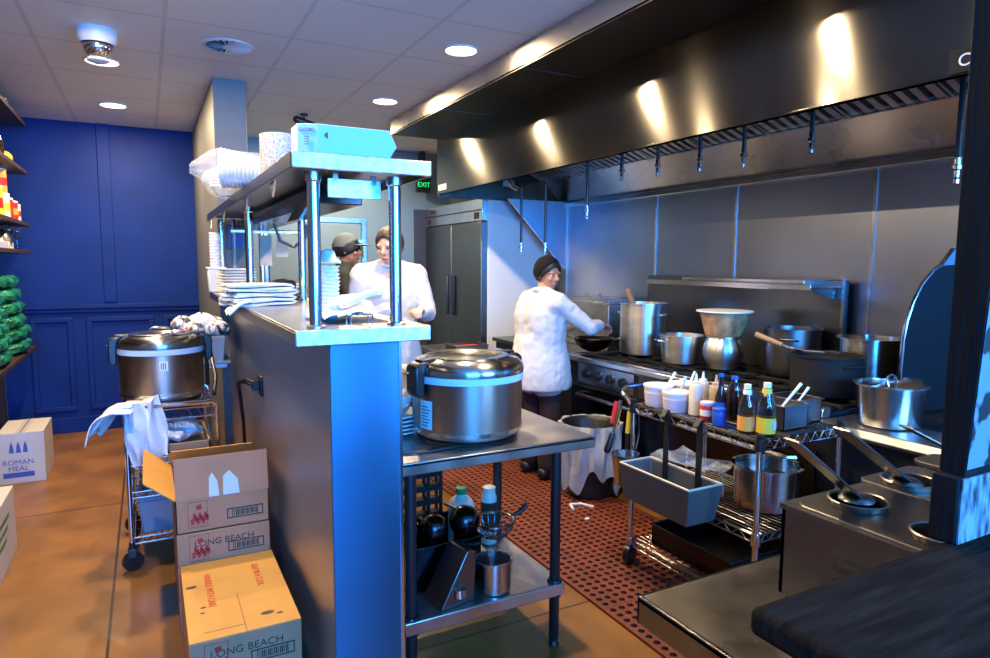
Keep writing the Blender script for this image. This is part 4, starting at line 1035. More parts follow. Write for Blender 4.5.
def stick(lb, x, y, z, dx, dy, L, mat='white', name='plastic_spoon'):
    t = thing(name, lb, 'spoon', (x, y, z), 0, 'spoons in the sauce tubs')
    MB().tube([(0, 0, 0), (dx * L, dy * L, L * .9)], [.004, .007], 8).build('handle', mat, t)
    MB().ball((0, 0, 0), (.018, .014, .005), 12, 6).build('bowl', mat, t)
stick('white spoon leaning in the tub at the handle end', 2.25, 2.46, .91, .35, -.35, .12)
stick('pale blue spoon in the lavender labelled tub', 2.235, 2.335, .90, .15, -.2, .13, 'blue_band')
stick('white spoon in the tub behind', 2.37, 2.42, .92, .2, -.3, .11)
SQ = [(.03, 0), (.036, .006), (.036, .15), (.03, .168), (.018, .172)]
CP = ([(.022, .17), (.022, .185), (.010, .19), (.006, .215), (.004, .228)], 'white')
def squeeze(lb, x, y, mat, s=1., fill=None):
    t = bottle('squeeze_bottle', lb, (x, y, ZS), SQ, mat, (CP[0], 'white' if mat != 'tan_sauce' else 'tan_sauce'), (.0365, .006, .085, fill) if fill else None, 'squeeze bottle', 'squeeze bottles on the wire cart', s)
squeeze('cream squeeze bottle beside the white tubs', 2.24, 2.225, 'cream', .86)
squeeze('tan squeeze bottle with dark sauce in its lower half', 2.30, 2.16, 'tan_sauce', .86, 'dark_sauce')
squeeze('cream squeeze bottle half hidden behind the other cream one', 2.33, 2.27, 'cream', .84)
bottle('beer_bottle', 'dark bottle with a blue label and neck standing in the cart', (2.24, 2.075, ZS), [(.028, 0), (.031, .006), (.031, .13), (.014, .19), (.012, .245), (.014, .25)], 'brownglass', ([(.0145, .245), (.0145, .26), (.006, .262)], 'blue'), (.031, .03, .11, 'blue'), s=.84)
bottle('dark_bottle', 'plain dark sauce bottle between the beer bottle and the jar', (2.33, 2.08, ZS), [(.03, 0), (.033, .006), (.033, .14), (.016, .17), (.014, .19)], 'brownglass', ([(.016, .185), (.016, .2), (.006, .202)], 'blue'))
can('small red and white can in front of the blue labelled bottle', 2.205, 2.12, ZS, .03, .085, 'red', 'white', 'lav', name='drink_can', grp=None)
can('small blue can beside the red and white can', 2.19, 2.035, ZS, .028, .075, 'blue', 'blue', 'blue', name='drink_can', grp=None)
can('dark lidded jar behind the clear bottles', 2.29, 1.965, ZS, .042, .155, 'dark_sauce', None, 'black', name='sauce_jar', cat='jar', grp=None)
VB = [(.030, 0), (.036, .006), (.036, .10), (.033, .13), (.016, .175), (.014, .20)]
for (x, y, m_, lb, s) in ((2.20, 1.895, 'liquid_orange', 'clear vinegar bottle with an orange and lavender label', .95), (2.235, 1.825, 'yellow', 'clear vinegar bottle with yellow neck band next to the cart corner', 1.02)):
    t = bottle('vinegar_bottle', lb, (x, y, ZS), VB, 'glass', ([(.0155, .195), (.0155, .215), (.006, .217)], 'white'), (.0362, .012, .075, m_), 'bottle', None, s)
    MB().lathe([(.0175 * s, .17 * s), (.0195 * s, .172 * s), (.0175 * s, .192 * s), (.0165 * s, .192 * s)], n=18).build('neck_band', 'yellow' if m_ == 'yellow' else 'white', t)
    MB().prism([(-.012, .03), (.012, .03), (.012, .065), (-.012, .065)], 'y', -.0385 * s, -.036 * s).build('label_print', 'lav', t)
for i, (x, y, lb) in enumerate(((2.42, 1.91, 'black steel insert pan with a white spoon at the near cart end'), (2.58, 1.96, 'black steel insert pan at the stove side corner of the cart'), (2.45, 2.12, 'black steel insert pan behind the clear bottles'))):
    t = pan_box('insert_pan', lb, x - .075, x + .075, y - .085, y + .085, ZS + .001, ZS + .105, 'steel_dark'); t['group'] = 'insert pans on the wire cart'
    MB().box(-.068, .068, -.078, .078, .007, .07).build('contents', ['cream', 'dark_sauce', 'food'][i], t)
stick('white spoon lying across the near insert pan', 2.40, 1.89, .93, .75, -.25, .12)
stick('white spoon in the corner insert pan', 2.60, 1.95, .935, .5, -.3, .07)
# hanging things
gt = thing('hanging_trough', 'long grey plastic trough hung on the side of the wire cart', 'tub', (2.035, 2.20, .44))
rm = Matrix.Rotation(rad(-1), 4, 'Z')
tg = MB(); 
def ring(x0, x1, y0, y1, z): return [(x0, y0, z), (x1, y0, z), (x1, y1, z), (x0, y1, z)]
R0 = ring(-.06, .105, -.21, .20, 0); R1 = ring(-.075, .125, -.235, .225, .165); R2 = ring(-.062, .112, -.222, .212, .165); R3 = ring(-.05, .095, -.2, .19, .012)
q4 = lambda a, b: [(a + i, a + (i + 1) % 4, b + (i + 1) % 4, b + i) for i in range(4)]
tg.add(R0 + R1 + R2 + R3, [(3, 2, 1, 0)] + q4(0, 4) + q4(4, 8) + q4(8, 12) + [(12, 13, 14, 15)])
tg.build('trough', 'tub_grey', gt, bevel=.004)
rmm = MB(); rmm.tube([(x, y, z + .002) for x, y, z in ring(-.07, .12, -.23, .22, .165)], .006, 6, True); rmm.build('rim', 'cream', gt)
for y in (-.11, .10): MB().prism([(.095, .10), (.103, .10), (.108, .43), (.095, .43), (.07, .40), (.075, .40), (.097, .42)], 'y', y - .014, y + .014).build('hanger_strap', 'charcoal', gt)
hc = thing('hanging_can', 'steel cup hanging on the cart corner below the tongs', 'cup', (2.07, 2.515, .455))
MB().lathe([(.045, 0), (.05, .005), (.066, .15), (.07, .152), (.07, .158), (.064, .156), (.046, .012), (.002, .01)], n=28).build('cup', 'pot_steel', hc)
MB().tube([(.06, -.0, .15), (.085, -.0, .25), (.08, 0, .36)], .004, 6).build('hook', 'chrome', hc)
tn = thing('kitchen_tongs', 'steel tongs with a red grip hanging from the cart handle', 'tongs', (2.105, 2.60, .84))
MB().tube([(0, 0, .02), (-.018, -.0, -.06), (-.045, .005, -.15)], [.010, .009, .007], 8).build('arm', 'chrome', tn)
MB().tube([(-.01, .02, .01), (-.032, .025, -.10)], .013, 8).build('red_grip', 'red', tn)
MB().cap((-.045, .01, -.15), (-.072, .012, -.23), .012, .018).build('tip', 'black', tn)
yk = thing('yellow_handled_knife', 'utensil with a yellow handle hanging behind the tongs', 'utensil', (2.15, 2.585, .80))
MB().tube([(0, 0, 0), (-.01, 0, -.11)], .012, 8).build('handle', 'yellow', yk)
MB().box(-.022, -.004, -.002, .002, -.22, -.11).build('blade', 'steel_dark', yk)
def film(u, v):
    return (2.18 + .22 * u, 2.10 + .36 * v, .60 + .03 * math.sin(8 * u + 5 * v) * .4 + .02 * (abs(u - .5) + abs(v - .5)))
ft = thing('clear_tray', 'clear crumpled plastic tray under the top of the wire cart', 'tray', (2.29, 2.28, .60))
MB().grid(lambda u, v: tuple(Vector(film(u, v)) - Vector((2.29, 2.28, .60))), 16, 16).build('film', 'bag_clear', ft, solid=.003)
for (dx, dy) in ((-.08, -.12), (.08, -.12), (-.08, .12), (.08, .12)): MB().box(dx - .004, dx + .004, dy - .004, dy + .004, -.145, .02).build('foot', 'bag_clear', ft)
pot('stock_pot', 'steel pot on the middle shelf of the wire cart', (2.47, 2.0, .455), .145, .19, 'pot_steel', handles=0, fill=('dark_sauce', .12), rim=.01, taper=.95)
pan_box('dark_pan', 'dark pan on the bottom shelf of the wire cart', 2.2, 2.6, 1.95, 2.45, .147, .25, 'black_steel')

# ------------------------------------------------------------------ stove
so = thing('range_stove', 'black and steel range with bull-nose front edge and high shelf', 'stove', (3.2, 3.0, 0))
SY0, SY1 = 1.95, 4.10
W(B_(2.82, 3.6, SY0, SY1, .12, .86), 'body', 'black', so, bevel=.004)
W(MB().prism([(2.765, .845), (2.775, .83), (2.83, .83), (2.83, .885), (2.785, .885), (2.77, .875)], 'y', SY0, SY1), 'front_ledge', 'steel_bright', so, bevel=.004)
W(B_(2.83, 3.6, SY0, SY1, .86, .872), 'cooktop', 'black_matte', so)
W(B_(2.812, 2.82, 3.35, 3.98, .68, .83), 'knob_panel', 'steel_bright', so)
W(B_(2.812, 2.82, SY0 + .1, 3.30, .68, .83), 'knob_panel', 'steel_dark', so)
for y in (3.88, 3.74, 3.60, 3.46, 3.1, 2.8, 2.5, 2.2):
    k = W(MB().lathe([(.032, 0), (.03, .022), (.012, .026)], n=18, mtx=Matrix.Translation((2.812, y, .752)) @ Euler((0, rad(-90), 0)).to_matrix().to_4x4()), 'knob', 'black', so)
    W(MB().box(2.778, 2.79, y - .005, y + .005, .728, .776), 'pointer', 'black', k)
for (a, b) in ((3.05, 4.05), (2.0, 3.0)):
    d = W(B_(2.80, 2.82, a, b, .18, .66), 'oven_door', 'black_steel', so, bevel=.005)
    W(MB().tube([(2.80, a + .1, .60), (2.765, a + .12, .60), (2.765, b - .12, .60), (2.80, b - .1, .60)], .012, 8), 'handle', 'steel', d)
for (x, y) in ((2.9, SY0 + .08), (3.5, SY0 + .08), (2.9, SY1 - .08), (3.5, SY1 - .08)):
    W(MB().lathe([(.03, 0), (.025, .02), (.02, .12)], (x, y, 0), 12), 'foot', 'steel_dark', so)
for gy in (2.1, 2.5, 2.9, 3.3, 3.7):
    for gx in (3.02, 3.38):
        g = MB()
        g.tube([(gx + .16 * s1, gy + .18 * s2, .885) for s1, s2 in ((-1, -1), (1, -1), (1, 1), (-1, 1))], .01, 6, True)
        for k in range(4):
            c, s_ = math.cos(k * PI / 2), math.sin(k * PI / 2); g.tube([(gx + .16 * c, gy + .18 * s_, .885), (gx + .04 * c, gy + .04 * s_, .885)], .009, 6)
        for s1, s2 in ((-1, -1), (1, -1), (1, 1), (-1, 1)): g.tube([(gx + .16 * s1, gy + .18 * s2, .885), (gx + .16 * s1, gy + .18 * s2, .872)], .009, 6)
        W(g, 'grate', 'black_matte', so)
W(B_(3.56, 3.6, 2.41, 4.10, .872, 1.46), 'back_guard', 'steel_dark', so, bevel=.003)
W(B_(3.28, 3.58, 2.42, 3.78, 1.415, 1.43).box(3.275, 3.285, 2.42, 3.78, 1.405, 1.44).box(3.35, 3.58, 2.52, 3.5, 1.43, 1.462), 'high_shelf', 'steel_bright', so, bevel=.003)
for y in (2.45,): W(MB().prism([(3.33, 1.41), (3.57, 1.41), (3.57, 1.35), (3.52, 1.35), (3.33, 1.395)], 'y', y - .006, y + .006), 'shelf_bracket', 'steel', so)
W(B_(3.55, 3.565, 2.405, 2.42, .875, 1.48), 'guard_edge', 'steel_bright', so)

# lower front appliance nearer to the post
gr = thing('stock_burner', 'low steel burner unit with a broad front ledge next to the black post', 'burner', (3.1, 1.55, 0))
W(B_(2.80, 3.6, 1.12, 1.94, .1, .80), 'body', 'black', gr, bevel=.004)
W(MB().prism([(2.71, .80), (2.72, .785), (2.80, .785), (3.0, .80), (3.0, .835), (2.73, .835)], 'y', 1.1, 1.94), 'front_ledge', 'bench', gr, bevel=.005)
W(B_(3.0, 3.6, 1.12, 1.94, .80, .826), 'top', 'black_matte', gr)
for (x, y) in ((2.9, 1.2), (3.5, 1.2), (2.9, 1.86), (3.5, 1.86)): W(MB().lathe([(.03, 0), (.02, .1)], (x, y, 0), 12), 'foot', 'steel_dark', gr)
cv = thing('splash_guard', 'dark splash plate with a curved bright edge beside the burner', 'splash guard', (3.3, 1.84, .836))
pts = [(.34, .0), (.34, .74), (.20, .72), (.15, .715), (.09, .69), (.0, .62), (-.06, .54), (-.10, .45), (-.12, .36), (-.125, .2), (-.12, .0)]
MB().prism([(p[0], p[1]) for p in pts], 'y', -.006, .006).build('plate', 'guard', cv)
MB().tube([(p[0], 0, p[1]) for p in pts[2:]], .009, 8).build('edge_trim', 'chrome', cv)
MB().prism([(.15, .715), (.34, .72), (.34, .80), (.25, .80)], 'y', -.012, .012).build('top_bracket', 'steel_bright', cv)
# pots
ZP = .896
pot('stockpot', 'tall aluminium stockpot with a wooden paddle in it on the stove', (3.22, 3.74, ZP), .172, .37, 'alu', rz=rad(-75), rim=.008)
wp = thing('wooden_paddle', 'wooden paddle handle sticking out of the stockpot', 'paddle', (3.15, 3.72, ZP + .02))
MB().tube([(.1, 0, .0), (.02, .02, .25), (-.07, .045, .45)], [.014, .017, .022], 10).build('handle', 'wood', wp)
MB().box(.085, .10, -.04, .04, -.001, .09).build('blade', 'wood', wp, bevel=.003)
pot('sauce_pot', 'medium aluminium saucepot between the stockpot and the bulging pot', (3.14, 3.26, ZP), .142, .185, 'alu', rz=rad(-20), taper=.9)
pot('belly_pot', 'round-bellied aluminium pot under the stained bowl', (3.20, 2.96, ZP), .098, .205, 'alu', handles=0, taper=.92, bulge=.032, rim=.012, fill=('dark_sauce', .15))
rb = thing('stained_bowl', 'large stained bowl with a white rim on top of the bellied pot', 'bowl', (3.20, 2.96, ZP + .2075))
MB().lathe([(.105, 0), (.112, .005), (.15, .14), (.152, .15), (.145, .15), (.105, .012), (.002, .010)], n=40).build('bowl', 'rust_bowl', rb)
MB().lathe([(.148, .148), (.172, .152), (.172, .160), (.145, .160)], n=40).build('rim', 'white', rb)
pot('tall_pot', 'dark steel pot at the back of the stove under the high shelf', (3.38, 2.60, ZP), .155, .28, 'steel_dark', rz=rad(30), rim=.012, fill=('dark_sauce', .24))
pot('wide_pot', 'wide black pot at the front of the stove with a long spoon on it', (3.05, 2.14, ZP), .168, .20, 'black_matte', rz=rad(80), rim=.008, fill=('dark_sauce', .17), handles=2)
wsn = thing('long_spoon', 'long spoon with a wooden grip lying over the wide black pot', 'spoon', (2.98, 2.27, ZP + .206))
MB().tube([(-.02, .24, .065), (.02, .10, .02)], [.017, .013], 10).build('grip', 'wood', wsn)
MB().tube([(.02, .10, .02), (.05, -.02, -.0), (.07, -.12, .004)], .007, 8).build('shaft', 'chrome', wsn)
MB().ball((.075, -.15, .006), (.03, .04, .008), 14, 8).build('bowl', 'chrome', wsn)
pot('collar_pot', 'steel pot with a broad bright collar behind the wide black pot', (3.39, 2.13, ZP), .15, .27, 'pot_steel', rz=rad(10), rim=.014, handles=0, fill=('dark_sauce', .2))
pt8 = pot('lidded_pot', 'steel pot with a lid tilted inside on the burner unit', (2.92, 1.73, .838), .138, .185, 'pot_steel', handles=0, rim=.012, taper=.9, fill=('dark_sauce', .1))
ldp = thing('domed_cover', 'tilted lid with an arched handle resting in the lidded pot', 'lid', (2.935, 1.725, 1.0), 0)
ldp.scale = (.88, .88, .9)
q = Euler((rad(-12), rad(-20), 0)).to_matrix().to_4x4()
MB().lathe([(.13, 0), (.132, .004), (.08, .02), (.01, .026)], n=36, mtx=q).build('disc', 'pot_steel', ldp)
MB().tube([(-.03, 0, .02), (-.028, 0, .05), (-.01, 0, .068), (.02, 0, .068), (.04, 0, .05), (.042, 0, .02)], .006, 8, mtx=q).build('handle', 'chrome', ldp)
wk = thing('wok', 'black wok full of red food under the hands of the cook', 'wok', (2.95, 3.985, ZP + .0))
wk.scale = (.82, .82, .85)
MB().lathe([(.05, 0), (.11, .025), (.16, .07), (.185, .12), (.188, .12), (.18, .115), (.155, .065), (.10, .03), (.002, .012)], n=40).build('bowl', 'black_steel', wk)
MB().lathe([(.002, .075), (.15, .075), (.14, .088), (.002, .105)], n=30).build('food', 'food', wk)
MB().tube([(-.16, .08, .12), (-.26, .13, .16), (-.36, .18, .19)], .012, 8).build('handle', 'wood', wk)
MB().tube([(.1, -.16, .11), (.12, -.2, .125), (.16, -.19, .125), (.17, -.14, .115)], .007, 8).build('loop', 'steel', wk)
# counter further along with a steel box
wc = thing('wok_counter', 'dark cooking counter beyond the range by the far wall', 'counter', (3.2, 4.7, 0))
W(B_(2.84, 3.6, 4.13, 5.34, .0, .84), 'body', 'black', wc, bevel=.004)
W(B_(2.80, 3.6, 4.13, 5.34, .84, .872), 'top', 'steel_dark', wc, bevel=.004)
sx = thing('steel_cabinet', 'square steel box with a tray on top behind the wok', 'cabinet', (3.36, 4.42, .873))
MB().box(-.17, .17, -.30, .32, 0, .36).build('body', 'steel', sx, bevel=.006)
MB().box(-.18, .18, -.31, .33, .36, .375).build('top', 'steel_bright', sx, bevel=.003)
ty = thing('steel_tray', 'steel tray with small lids on the box behind the cook', 'tray', (3.34, 4.45, 1.25), 0)
MB().box(-.15, .15, -.26, .26, 0, .005).tube([(-.15, -.26, .015), (.15, -.26, .015), (.15, .26, .015), (-.15, .26, .015)], .008, 6, True).build('tray', 'steel_bright', ty)
for (x, y) in ((-.05, -.08), (-.04, .1)): MB().lathe([(.03, .005), (.032, .03), (.01, .045), (.012, .06), (.004, .064)], (x, y, 0), 16).build('small_lid', 'chrome', ty)
lt = thing('low_bench', 'low dark steel bench in front of the refrigerator', 'bench', (2.35, 5.0, 0))
W(B_(2.05, 2.6, 4.55, 5.3, .80, .84), 'top', 'steel', lt, bevel=.004)
W(B_(2.1, 2.55, 4.6, 5.25, .1, .80), 'cabinet', 'steel_dark', lt, bevel=.004)
for (x, y) in ((2.13, 4.63), (2.52, 4.63), (2.13, 5.22), (2.52, 5.22)): W(MB().lathe([(.02, 0), (.02, .1)], (x, y, 0), 10), 'foot', 'black', lt)
hp = pan_box('red_pan', 'pan with red food on the low bench beside the cook', 2.12, 2.40, 4.65, 4.85, .842, .90, 'steel_dark')
MB().box(-.12, .12, -.08, .08, .02, .045).build('food', 'food', hp)

# ------------------------------------------------------------------ near bench, steam unit, bar and post
nb = thing('steel_bench', 'bare stainless bench at the bottom edge of the picture', 'bench', (1.4, .5, 0))
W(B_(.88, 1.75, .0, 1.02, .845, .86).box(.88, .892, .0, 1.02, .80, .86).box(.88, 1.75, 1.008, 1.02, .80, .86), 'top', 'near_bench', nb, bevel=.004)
for (x, y) in ((.96, .92), (1.68, .92), (.96, .06), (1.68, .06)): W(MB().lathe([(.02, 0), (.02, .845)], (x, y, 0), 16), 'leg', 'steel', nb)
W(B_(.93, 1.70, .05, .95, .25, .27), 'undershelf', 'steel', nb)
su = thing('steam_unit', 'steel countertop warmer with louvres standing on the bare bench', 'warmer', (1.116, .3, .861))
W(B_(1.116, 1.124, .53, .862, .885, 1.066).box(1.722, 1.73, .53, .862, .885, 1.066).box(1.116, 1.73, .53, .538, .885, 1.066).box(1.116, 1.73, .854, .862, .885, 1.066), 'body', 'warmer', su)
W(B_(1.124, 1.722, .538, .854, .885, .895), 'floor_pan', 'black', su)
W(B_(1.126, 1.72, .54, .852, .861, .886), 'plinth', 'black', su)
for k in range(3):
    W(MB().prism([(1.117, .955 + k * .028), (1.110, .956 + k * .028), (1.117, .968 + k * .028)], 'y', .62, .745), 'louvre', 'black_steel', su)
W(B_(1.112, 1.117, .555, .60, .94, 1.03), 'switch_plate', 'charcoal', su, bevel=.002)
W(B_(1.112, 1.734, .846, .866, 1.062, 1.072).box(1.112, 1.734, .526, .54, 1.062, 1.072).box(1.112, 1.14, .54, .846, 1.062, 1.072).box(1.71, 1.734, .54, .846, 1.062, 1.072).box(1.36, 1.40, .54, .846, 1.062, 1.072).box(1.59, 1.62, .54, .846, 1.062, 1.072), 'top_deck', 'steel_dark', su)
def lid_plate(lb, x0, x1, y0, y1, z, holes):
    t = thing('well_cover', lb, 'cover', ((x0 + x1) / 2, (y0 + y1) / 2, z), 0, 'covers on the countertop warmer')
    cx, cy = (x0 + x1) / 2, (y0 + y1) / 2
    bm = bmesh.new(); ed = []
    def loop(pts):
        v = [bm.verts.new(p) for p in pts]; return [bm.edges.new((v[i], v[(i + 1) % len(v)])) for i in range(len(v))]
    c = .018
    ed += loop([(x0 - cx + c, y0 - cy, 0), (x1 - cx - c, y0 - cy, 0), (x1 - cx, y0 - cy + c, 0), (x1 - cx, y1 - cy - c, 0), (x1 - cx - c, y1 - cy, 0), (x0 - cx + c, y1 - cy, 0), (x0 - cx, y1 - cy - c, 0), (x0 - cx, y0 - cy + c, 0)])
    for (hx, hy, r) in holes: ed += loop([(hx - cx + r * math.cos(2 * PI * i / 28), hy - cy + r * math.sin(2 * PI * i / 28), 0) for i in range(28)])
    bmesh.ops.triangle_fill(bm, edges=ed, use_beauty=True)
    me = bpy.data.meshes.new('plate'); bm.to_mesh(me); bm.free(); me.materials.append(M['warmer'])
    o = bpy.data.objects.new('plate', me); COL.objects.link(o); o.parent = t
    s_ = o.modifiers.new('s', 'SOLIDIFY'); s_.thickness = .012; s_.offset = 1
    o2 = o.modifiers.new('b', 'BEVEL'); o2.width = .003; o2.segments = 2; o2.limit_method = 'ANGLE'
    for (hx, hy, r) in holes:
        MB().lathe([(r + .006, .0125), (r + .003, .0145), (r, .0125), (r - .002, -.14), (.004, -.142), (.004, -.144), (r, -.143), (r + .003, 0)], (hx - cx, hy - cy, 0), 32, caps=False).build('well_ring', 'warmer', t)
    return t
lid_plate('well cover with two round openings nearest the bar', 1.125, 1.37, .535, .845, 1.0765, ((1.225, .775, .050), (1.20, .605, .045)))
lid_plate('well cover behind the nearest one, with a round opening', 1.385, 1.60, .535, .885, 1.0765, ((1.44, .80, .05), (1.51, .62, .05)))
lid_plate('well cover farthest from the bar, partly behind the black post', 1.615, 1.73, .535, .90, 1.085, ((1.675, .8, .04),))
for (x0, x1, y0, y1) in ():
    W(B_(x0, x1, y0, y1, 1.070, 1.0735), 'well_gasket', 'black', su)
def paddle(lb, p, e, w=.02):
    t = thing('ladle_handle', lb, 'ladle', p, 0, 'ladles in the countertop warmer')
    d = Vector(e) - Vector(p); q = d.to_track_quat('Z', 'Y').to_matrix().to_4x4()
    MB().prism([(-w, 0), (w, 0), (w, .003), (w * .8, .006), (-w * .8, .006), (-w, .003)], 'z', .0, d.length, q).build('handle', 'steel_dark', t, bevel=.0015)
    MB().ball((0, 0, -.0), (.034, .034, .012), 18, 8).build('bowl', 'steel_dark', t)
paddle('flat handled ladle in the nearest well cover, standing nearer the bar', (1.235, .785, 1.085), (1.05, .80, 1.222))
paddle('flat handled ladle in the second well cover', (1.425, .80, 1.085), (1.195, .80, 1.226))
paddle('short flat ladle in the farthest well cover beside the post', (1.67, .80, 1.10), (1.52, .86, 1.18), .024)
br = thing('wooden_bar', 'black-stained wooden bar slab in the bottom corner', 'bar', (1.3, .2, 0))
W(B_(.607, 2.2, -.42, .508, 1.118, 1.152), 'slab', 'wood_bar', br, bevel=.009)
W(B_(1.0, 2.15, -.38, -.08, 0, 1.118), 'pedestal', 'dark_wall', br)
po = thing('wooden_post', 'black wooden post with torn white paint standing on the bar slab', 'post', (1.1, .5, 1.153))
pyz = [(.526, 1.245), (.526, 2.768), (.44, 2.768), (.462, 1.75), (.478, 1.52), (.490, 1.27), (.492, 1.245)]
W(MB().prism(pyz, 'x', 1.02, 1.22), 'shaft', 'wood_post', po, bevel=.002)
def pf(u, v):
    z = 1.26 + v * 1.3; y = .4905 + (.478 - .4905) * min(1, (z - 1.27) / .25) if z < 1.52 else .478 + (z - 1.52) * (.462 - .478) / .23
    if z > 1.75: y = .462 - (z - 1.75) * .022 / 1.02
    return (1.0215 + .197 * u, y - .0012, z)
W(MB().grid(pf, 2, 40), 'front_face', 'post_face', po)
bb_ = W(B_(1.003, 1.235, .489, .527, 1.153, 1.25), 'base_block', 'wood_post', po, bevel=.003)
W(B_(1.006, 1.235, .4865, .489, 1.154, 1.249), 'painted_front', 'post_base', bb_)

# ------------------------------------------------------------------ people
def person(name, lb, loc, rz, h, pose, skin='skin'):
    """body faces local +X; every length scaled by h / 1.72"""
    t = thing(name, lb, 'person', loc, rz); s = h / 1.72
    V = lambda *a: Vector(a) * s
    P = dict(hipL=V(0, .09, .90), hipR=V(0, -.09, .90), knL=V(.03, .10, .49), knR=V(.03, -.10, .49), anL=V(-.01, .11, .08), anR=V(-.01, -.11, .08),
             shL=V(0, .185, 1.41), shR=V(0, -.185, 1.41), neck=V(.0, 0, 1.47), chest=V(0, 0, 1.27), waist=V(0, 0, 1.05), head=V(.02, 0, 1.605))
    for k, v in pose.items():
        if k[0] != '_': P[k] = Vector(v) * s
    b = MB()
    def C(a, c, ra, rb): b.cap(P[a] if isinstance(a, str) else a, P[c] if isinstance(c, str) else c, ra * s, rb * s)
    for L in 'LR':
        C('hip' + L, 'kn' + L, .085, .058); C('kn' + L, 'an' + L, .056, .038); C(P['an' + L], P['an' + L] + V(.13, 0, -.05), .038, .03)
        C('sh' + L, 'el' + L, .05, .038); C('el' + L, 'wr' + L, .038, .026); C('chest', 'sh' + L, .08, .05); C('waist', 'hip' + L, .085, .085)
    C('waist', 'chest', .10, .105); C('chest', 'neck', .09, .055)
    # head: skull, jaw, face details, turned by _turn
    Q = Matrix.Translation(P['head']) @ Euler((0, pose.get('_tilt', 0), pose.get('_turn', 0))).to_matrix().to_4x4()
    H = lambda x, y, z: Q @ (Vector((x, y, z)) * s)
    C('neck', H(-.01, 0, -.05), .056, .052)
    def eb(c, r, n=20, m=14): b.ball((0, 0, 0), tuple(k * s for k in r), n, m, Q @ Matrix.Translation(Vector(c) * s))
    eb((-.008, 0, .02), (.098, .077, .095)); eb((.02, 0, -.035), (.072, .060, .078)); eb((.055, 0, -.085), (.03, .03, .022))
    b.cap(H(.088, 0, .015), H(.108, 0, -.022), .010 * s, .015 * s); 
    for y in (-1, 1):
        eb((.078, .03 * y, .026), (.016, .028, .011)); eb((.068, .04 * y, -.022), (.02, .02, .018)); eb((-.005, .078 * y, -.005), (.018, .010, .030))
    eb((.083, 0, -.058), (.013, .026, .006)); eb((.082, 0, -.068), (.012, .022, .006))
    # hands
    for L in 'LR':
        w = P['wr' + L]; d = (w - P['el' + L]).normalized()
        if ('_hd' + L) in pose: d = Vector(pose['_hd' + L]).normalized()
        up = Vector((0, 0, 1)); side = d.cross(up).normalized(); up = side.cross(d).normalized()
        pc = w + d * .055 * s
        for k in (-1.5, -.5, .5, 1.5):
            a0 = w + side * k * .011 * s; a1 = w + d * .085 * s + side * k * .019 * s
            b.cap(a0, a1, .014 * s, .0115 * s, 8)
            ln_ = (.045, .05, .047, .036)[int(k + 1.5)] * s
            m1 = a1 + (d * .8 - up * .6) * ln_ * .8; m2 = m1 + (d * .05 - up * 1.) * ln_ * .7
            b.cap(a1, m1, .0095 * s, .0085 * s, 8); b.cap(m1, m2, .0085 * s, .0075 * s, 8)
        sg = 1 if L == 'L' else -1
        th0 = w + d * .03 * s + side * sg * .02 * s; th1 = th0 + (d * .6 + side * sg * .7 - up * .2) * .045 * s; th2 = th1 + (d * .9 - up * .4) * .03 * s
        b.cap(th0, th1, .013 * s, .0105 * s, 8); b.cap(th1, th2, .0105 * s, .009 * s, 8)
    body = b.build('body', skin, t, remesh=.0075, smooth_it=2)
    # eyes, brows, lips
    for y in (-1, 1):
        e = MB().ball((0, 0, 0), (.010 * s, .014 * s, .007 * s), 14, 8, Q @ Matrix.Translation(V(.078, .031 * y, .008))).build('eye', 'eye_white', body)
        MB().ball((0, 0, 0), (.005 * s, .0065 * s, .0065 * s), 12, 8, Q @ Matrix.Translation(V(.086, .031 * y, .008))).build('iris', 'iris', body)
        MB().cap(H(.088, .014 * y, .030), H(.077, .048 * y, .030), .004 * s, .003 * s).build('eyebrow', pose.get('_hair', 'hair_black'), body)
    MB().ball((0, 0, 0), (.010 * s, .024 * s, .008 * s), 14, 8, Q @ Matrix.Translation(V(.0885, 0, -.062))).build('mouth', 'lips', body)
    # hair / cap
    def shell(u, v, r=(.108, .087, .107), c=(-.012, 0, .026), lo=-.35):
        a = 2 * PI * u; p = v * (PI / 2 - lo)
        front = max(0, math.cos(a)); p = min(p, PI / 2 - lo - front * pose.get('_fringe', .75))
        k = 1 + .015 * math.sin(9 * a + 5 * p)
        return tuple(Q @ (Vector((c[0] + r[0] * k * math.sin(p) * math.cos(a), c[1] + r[1] * k * math.sin(p) * math.sin(a), c[2] + r[2] * math.cos(p))) * s))
    MB().grid(lambda u, v: shell(u, v, lo=pose.get('_nape', -.75)), 36, 16).build('hair', pose.get('_hair', 'hair_black'), t, solid=.012)
    if '_cap' in pose:
        cpo = MB().grid(lambda u, v: shell(u, v, (.113, .092, .114), (-.012, 0, .028), pose.get('_caplow', -.05)), 36, 14)
        cpp = cpo.build('cap', pose['_cap'], t, solid=.010)
        if pose.get('_brim'): MB().ball((0, 0, 0), (.075 * s, .07 * s, .008 * s), 18, 8, Q @ Matrix.Translation(V(.11, 0, .045))).build('brim', pose['_cap'], cpp)
    # jacket
    j = MB(); zc = pose.get('_hem', .66)
    wd = pose.get('_wide', 1.)
    def J(a, c, ra, rb): j.cap(a, c, ra * s * (wd if ra > .1 else 1), rb * s * (wd if rb > .1 else 1))
    J(P['chest'] + V(0, .05, 0), P['shL'] + V(0, 0, -.01), .13, .082); J(P['chest'] + V(0, -.05, 0), P['shR'] + V(0, 0, -.01), .13, .082)
    J(P['shL'], P['neck'] + V(0, 0, -.01), .07, .07); J(P['shR'], P['neck'] + V(0, 0, -.01), .07, .07)
    for y in (-1, 1): J(P['waist'] + V(0, .05 * y, 0), P['chest'] + V(0, .06 * y, 0), .135, .14)
